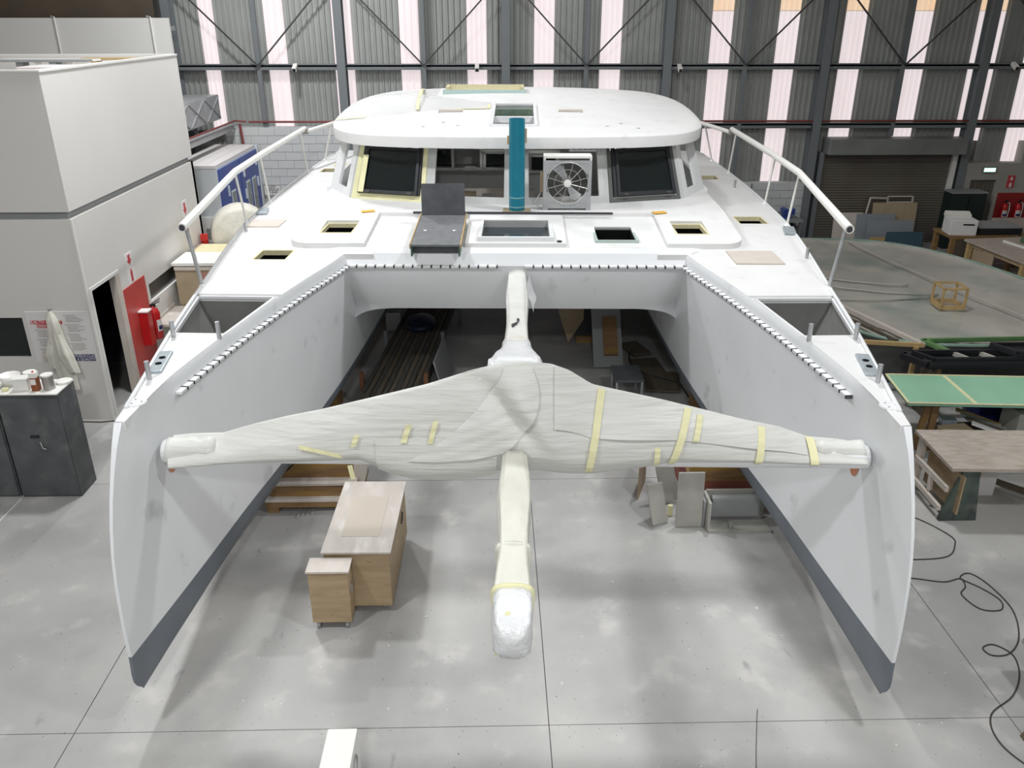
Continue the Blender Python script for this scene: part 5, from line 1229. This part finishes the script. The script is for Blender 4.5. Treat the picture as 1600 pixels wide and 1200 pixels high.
# cables on the floor
def cable(pts, r_, lab):
    P = [Vector((*p, r_)) for p in pts]; out = []
    for i in range(len(P)-1):
        p0 = P[max(i-1, 0)]; p1 = P[i]; p2 = P[i+1]; p3 = P[min(i+2, len(P)-1)]
        for k in range(6):
            t_ = k/6; out.append(.5*((2*p1)+(p2-p0)*t_+(2*p0-5*p1+4*p2-p3)*t_**2+(3*p1-p0-3*p2+p3)*t_**3))
    out.append(P[-1]); return tag(MB().tube(out, r_, 6).build('floor_cable', 'cord', smooth=True), lab, 'cable')
cable([(4.2, 8.0), (4.75, 8.4), (5.04, 8.26), (5.25, 7.9), (5.21, 7.72), (5.02, 7.51), (4.65, 7.46), (4.2, 7.5)], .007, 'black cable curving on the floor beside the work table')
cable([(4.1, 7.2), (4.49, 7.12), (4.75, 7.06), (4.95, 7.11), (4.94, 6.98), (4.83, 6.85), (4.9, 6.62), (5.1, 6.6), (5.18, 6.75), (5.09, 6.95), (4.96, 7.12), (5.1, 7.2), (5.2, 7.0), (5.22, 6.6), (5.05, 6.2), (4.83, 5.98), (4.65, 5.96), (4.62, 6.06), (4.75, 6.1), (4.85, 5.95), (4.76, 5.7), (4.55, 5.45), (4.25, 5.25), (4.15, 5.0), (4.22, 4.75), (4.5, 4.4)], .007, 'long looping black cable on the floor near the starboard bow')
cable([(1.95, 4.2), (2.05, 4.7), (2.2, 5.2), (2.25, 5.35)], .003, 'thin dark cord lying on the floor before the starboard bow')
# panels leaning on the roller shutter
for i, (x, y, wd, hh, z, mm, lab, rx_) in enumerate((
    (9.15, 21.0, .75, .88, 0, 'pinkb', 'pinkish beige board leaning left-most against the roller shutter', -6),
    (9.85, 20.95, 1.0, .86, 0, 'bluegrey', 'blue grey board leaning against the shutter beside the pinkish board', -6),
    (10.35, 21.05, 1.15, 1.12, 0, 'cardb', 'tall light brown board leaning against the roller shutter', -5),
    (10.2, 20.82, 1.2, .72, 0, 'bluegrey', 'wide blue grey board leaning in front of the tall brown board', -5),
    (10.55, 20.7, .95, .45, 0, 'deepblue', 'dark blue board standing lowest in front of the leaning stack', -4),
    (9.84, 20.68, .4, .32, 0, 'pine', 'small orange brown board standing beside the dark blue board', -4))):
    slabthing('leaning_board', lab, 'board', (x, y, z), (wd, .025, hh), mm, rx=R(rx_), bevel=.004)
t = thing('batten_lattice', 'light timber open frame leaning on top of the boards at the shutter', 'frame', (10.0, 21.2, 0))
for a, b in (((9.55, 21.15, .0), (9.75, 21.25, 1.22)), ((9.75, 21.25, 1.22), (10.2, 21.25, 1.2)), ((10.2, 21.25, 1.25), (10.85, 21.25, 1.25)), ((10.85, 21.25, 1.25), (10.85, 21.2, 0)), ((10.2, 21.25, 1.1), (10.85, 21.25, 1.1)), ((10.2, 21.25, 1.1), (10.2, 21.25, 1.25))): MB().bar(a, b, .04, .03).build('batten', 'pinkb', t)
# locker, bench, printer
t = thing('green_locker', 'tall dark green steel locker beside the exit door', 'locker', (12.0, 20.9, 0))
MB().box(11.58, 12.45, 20.7, 21.15, 0, 1.42).build('body', 'dkgreen', t, bevel=.01); MB().box(11.56, 12.47, 20.68, 21.17, 1.42, 1.45).build('top', 'mgrey', t); MB().box(12.01, 12.02, 20.69, 20.7, .05, 1.38).build('door_gap', 'dark', t)
t = thing('plywood_workbench', 'long plywood workbench with open underframe near the right wall', 'workbench', (11.7, 17.5, 0))
MB().prism([(10.72, 18.3), (10.92, 16.3), (12.9, 16.3), (12.7, 18.5)], .82, .87).build('top', 'tableply', t)
for x, y in ((10.98, 16.4), (10.82, 18.2), (12.7, 16.4), (12.6, 18.3)): MB().box(x-.05, x+.05, y-.05, y+.05, 0, .82).build('leg', 'pine', t)
MB().bar((10.84, 18.15, .77), (10.98, 16.4, .77), .04, .1).build('apron', 'ply', t); MB().bar((10.98, 16.4, .77), (12.7, 16.4, .77), .04, .1).build('apron', 'ply', t); MB().prism([(18.1, .1), (17.3, .1), (17.3, .76), (18.1, .76)], 10.86, 10.88, 'x').build('side_panel', 'cardb', t)
slabthing('white_tube', 'long white tube lying on the plywood workbench', 'tube', (11.6, 17.2, .87), (.06, 1.6, .05), 'white', rz=R(12)); slabthing('green_glass_sheet', 'green tinted sheet stack lying on the plywood workbench', 'sheet', (12.15, 17.3, .87), (.5, 1.4, .12), mat('green_sheet', (.08, .15, .09), rough=.4), rz=R(10))
t = thing('rear_bench', 'second brown workbench behind the plywood one by the fire board', 'workbench', (13.2, 19.5, 0))
MB().box(12.4, 14.6, 18.9, 20.2, .85, .92).build('top', 'tableply', t); MB().box(12.4, 14.6, 18.9, 18.95, .6, .85).build('apron', 'ply', t)
for x in (12.5, 14.5):
    for y in (19, 20.1): MB().box(x-.05, x+.05, y-.05, y+.05, 0, .85).build('leg', 'wood', t)
t = thing('machine_stand', 'small wooden stand with shelf beside the plywood workbench', 'stand', (11.1, 19, 0))
MB().box(10.6, 12.2, 18.6, 19.5, .78, .84).build('top', 'wood', t); MB().box(10.7, 11.4, 18.62, 18.66, .1, .78).build('front_panel', 'planks2', t)
for x in (10.66, 12.1):
    for y in (18.66, 19.4): MB().box(x-.05, x+.05, y-.05, y+.05, 0, .78).build('leg', 'wood', t)
t = thing('white_printer', 'white boxy machine with paper slot on the wooden stand', 'machine', (10.9, 19, .84))
MB().obox((10.92, 18.95, 1.02), (.6, .5, .36), rz=R(-8)).build('body', 'sign', t, bevel=.02); MB().obox((10.9, 19.1, 1.24), (.55, .2, .1), rz=R(-8), rx=R(20)).build('paper_tray', 'white', t); MB().obox((10.98, 18.69, 1.1), (.25, .02, .03), rz=R(-8)).build('slot', 'dark', t)
t = thing('grey_surface_plate', 'flat grey topped machine table with black sides beside the white machine', 'machine', (11.8, 19.1, .84))
MB().box(11.3, 12.3, 18.75, 19.4, .84, 1.0).build('body', 'black', t); MB().box(11.28, 12.32, 18.73, 19.42, 1.0, 1.03).build('top', 'mgrey', t)
# blue clamp on low table by block wall
t = thing('dark_cart', 'dark low cart against the block wall right of the boat', 'cart', (7.3, 20.8, 0))
MB().box(6.9, 7.8, 20.5, 21.2, .75, .8).build('top', 'mgrey', t)
for x in (6.95, 7.75):
    for y in (20.55, 21.15): MB().box(x-.03, x+.03, y-.03, y+.03, 0, .75).build('leg', 'steel', t)
MB().box(6.95, 7.75, 20.55, 21.15, .2, .6).build('drawer', 'dgrey', t)
t = thing('blue_vice', 'bright blue bench vice on the dark low cart', 'vice', (7.45, 20.8, .8))
MB().box(7.35, 7.55, 20.7, 20.9, .8, .92).build('base', 'blue', t); MB().box(7.33, 7.45, 20.65, 20.95, .92, 1.05).build('fixed_jaw', 'blue', t); MB().box(7.55, 7.63, 20.7, 20.9, .9, 1.05).build('sliding_jaw', 'blue', t); MB().tube([(7.3, 20.8, .96), (7.1, 20.75, .9)], .02).build('screw', 'steel', t)
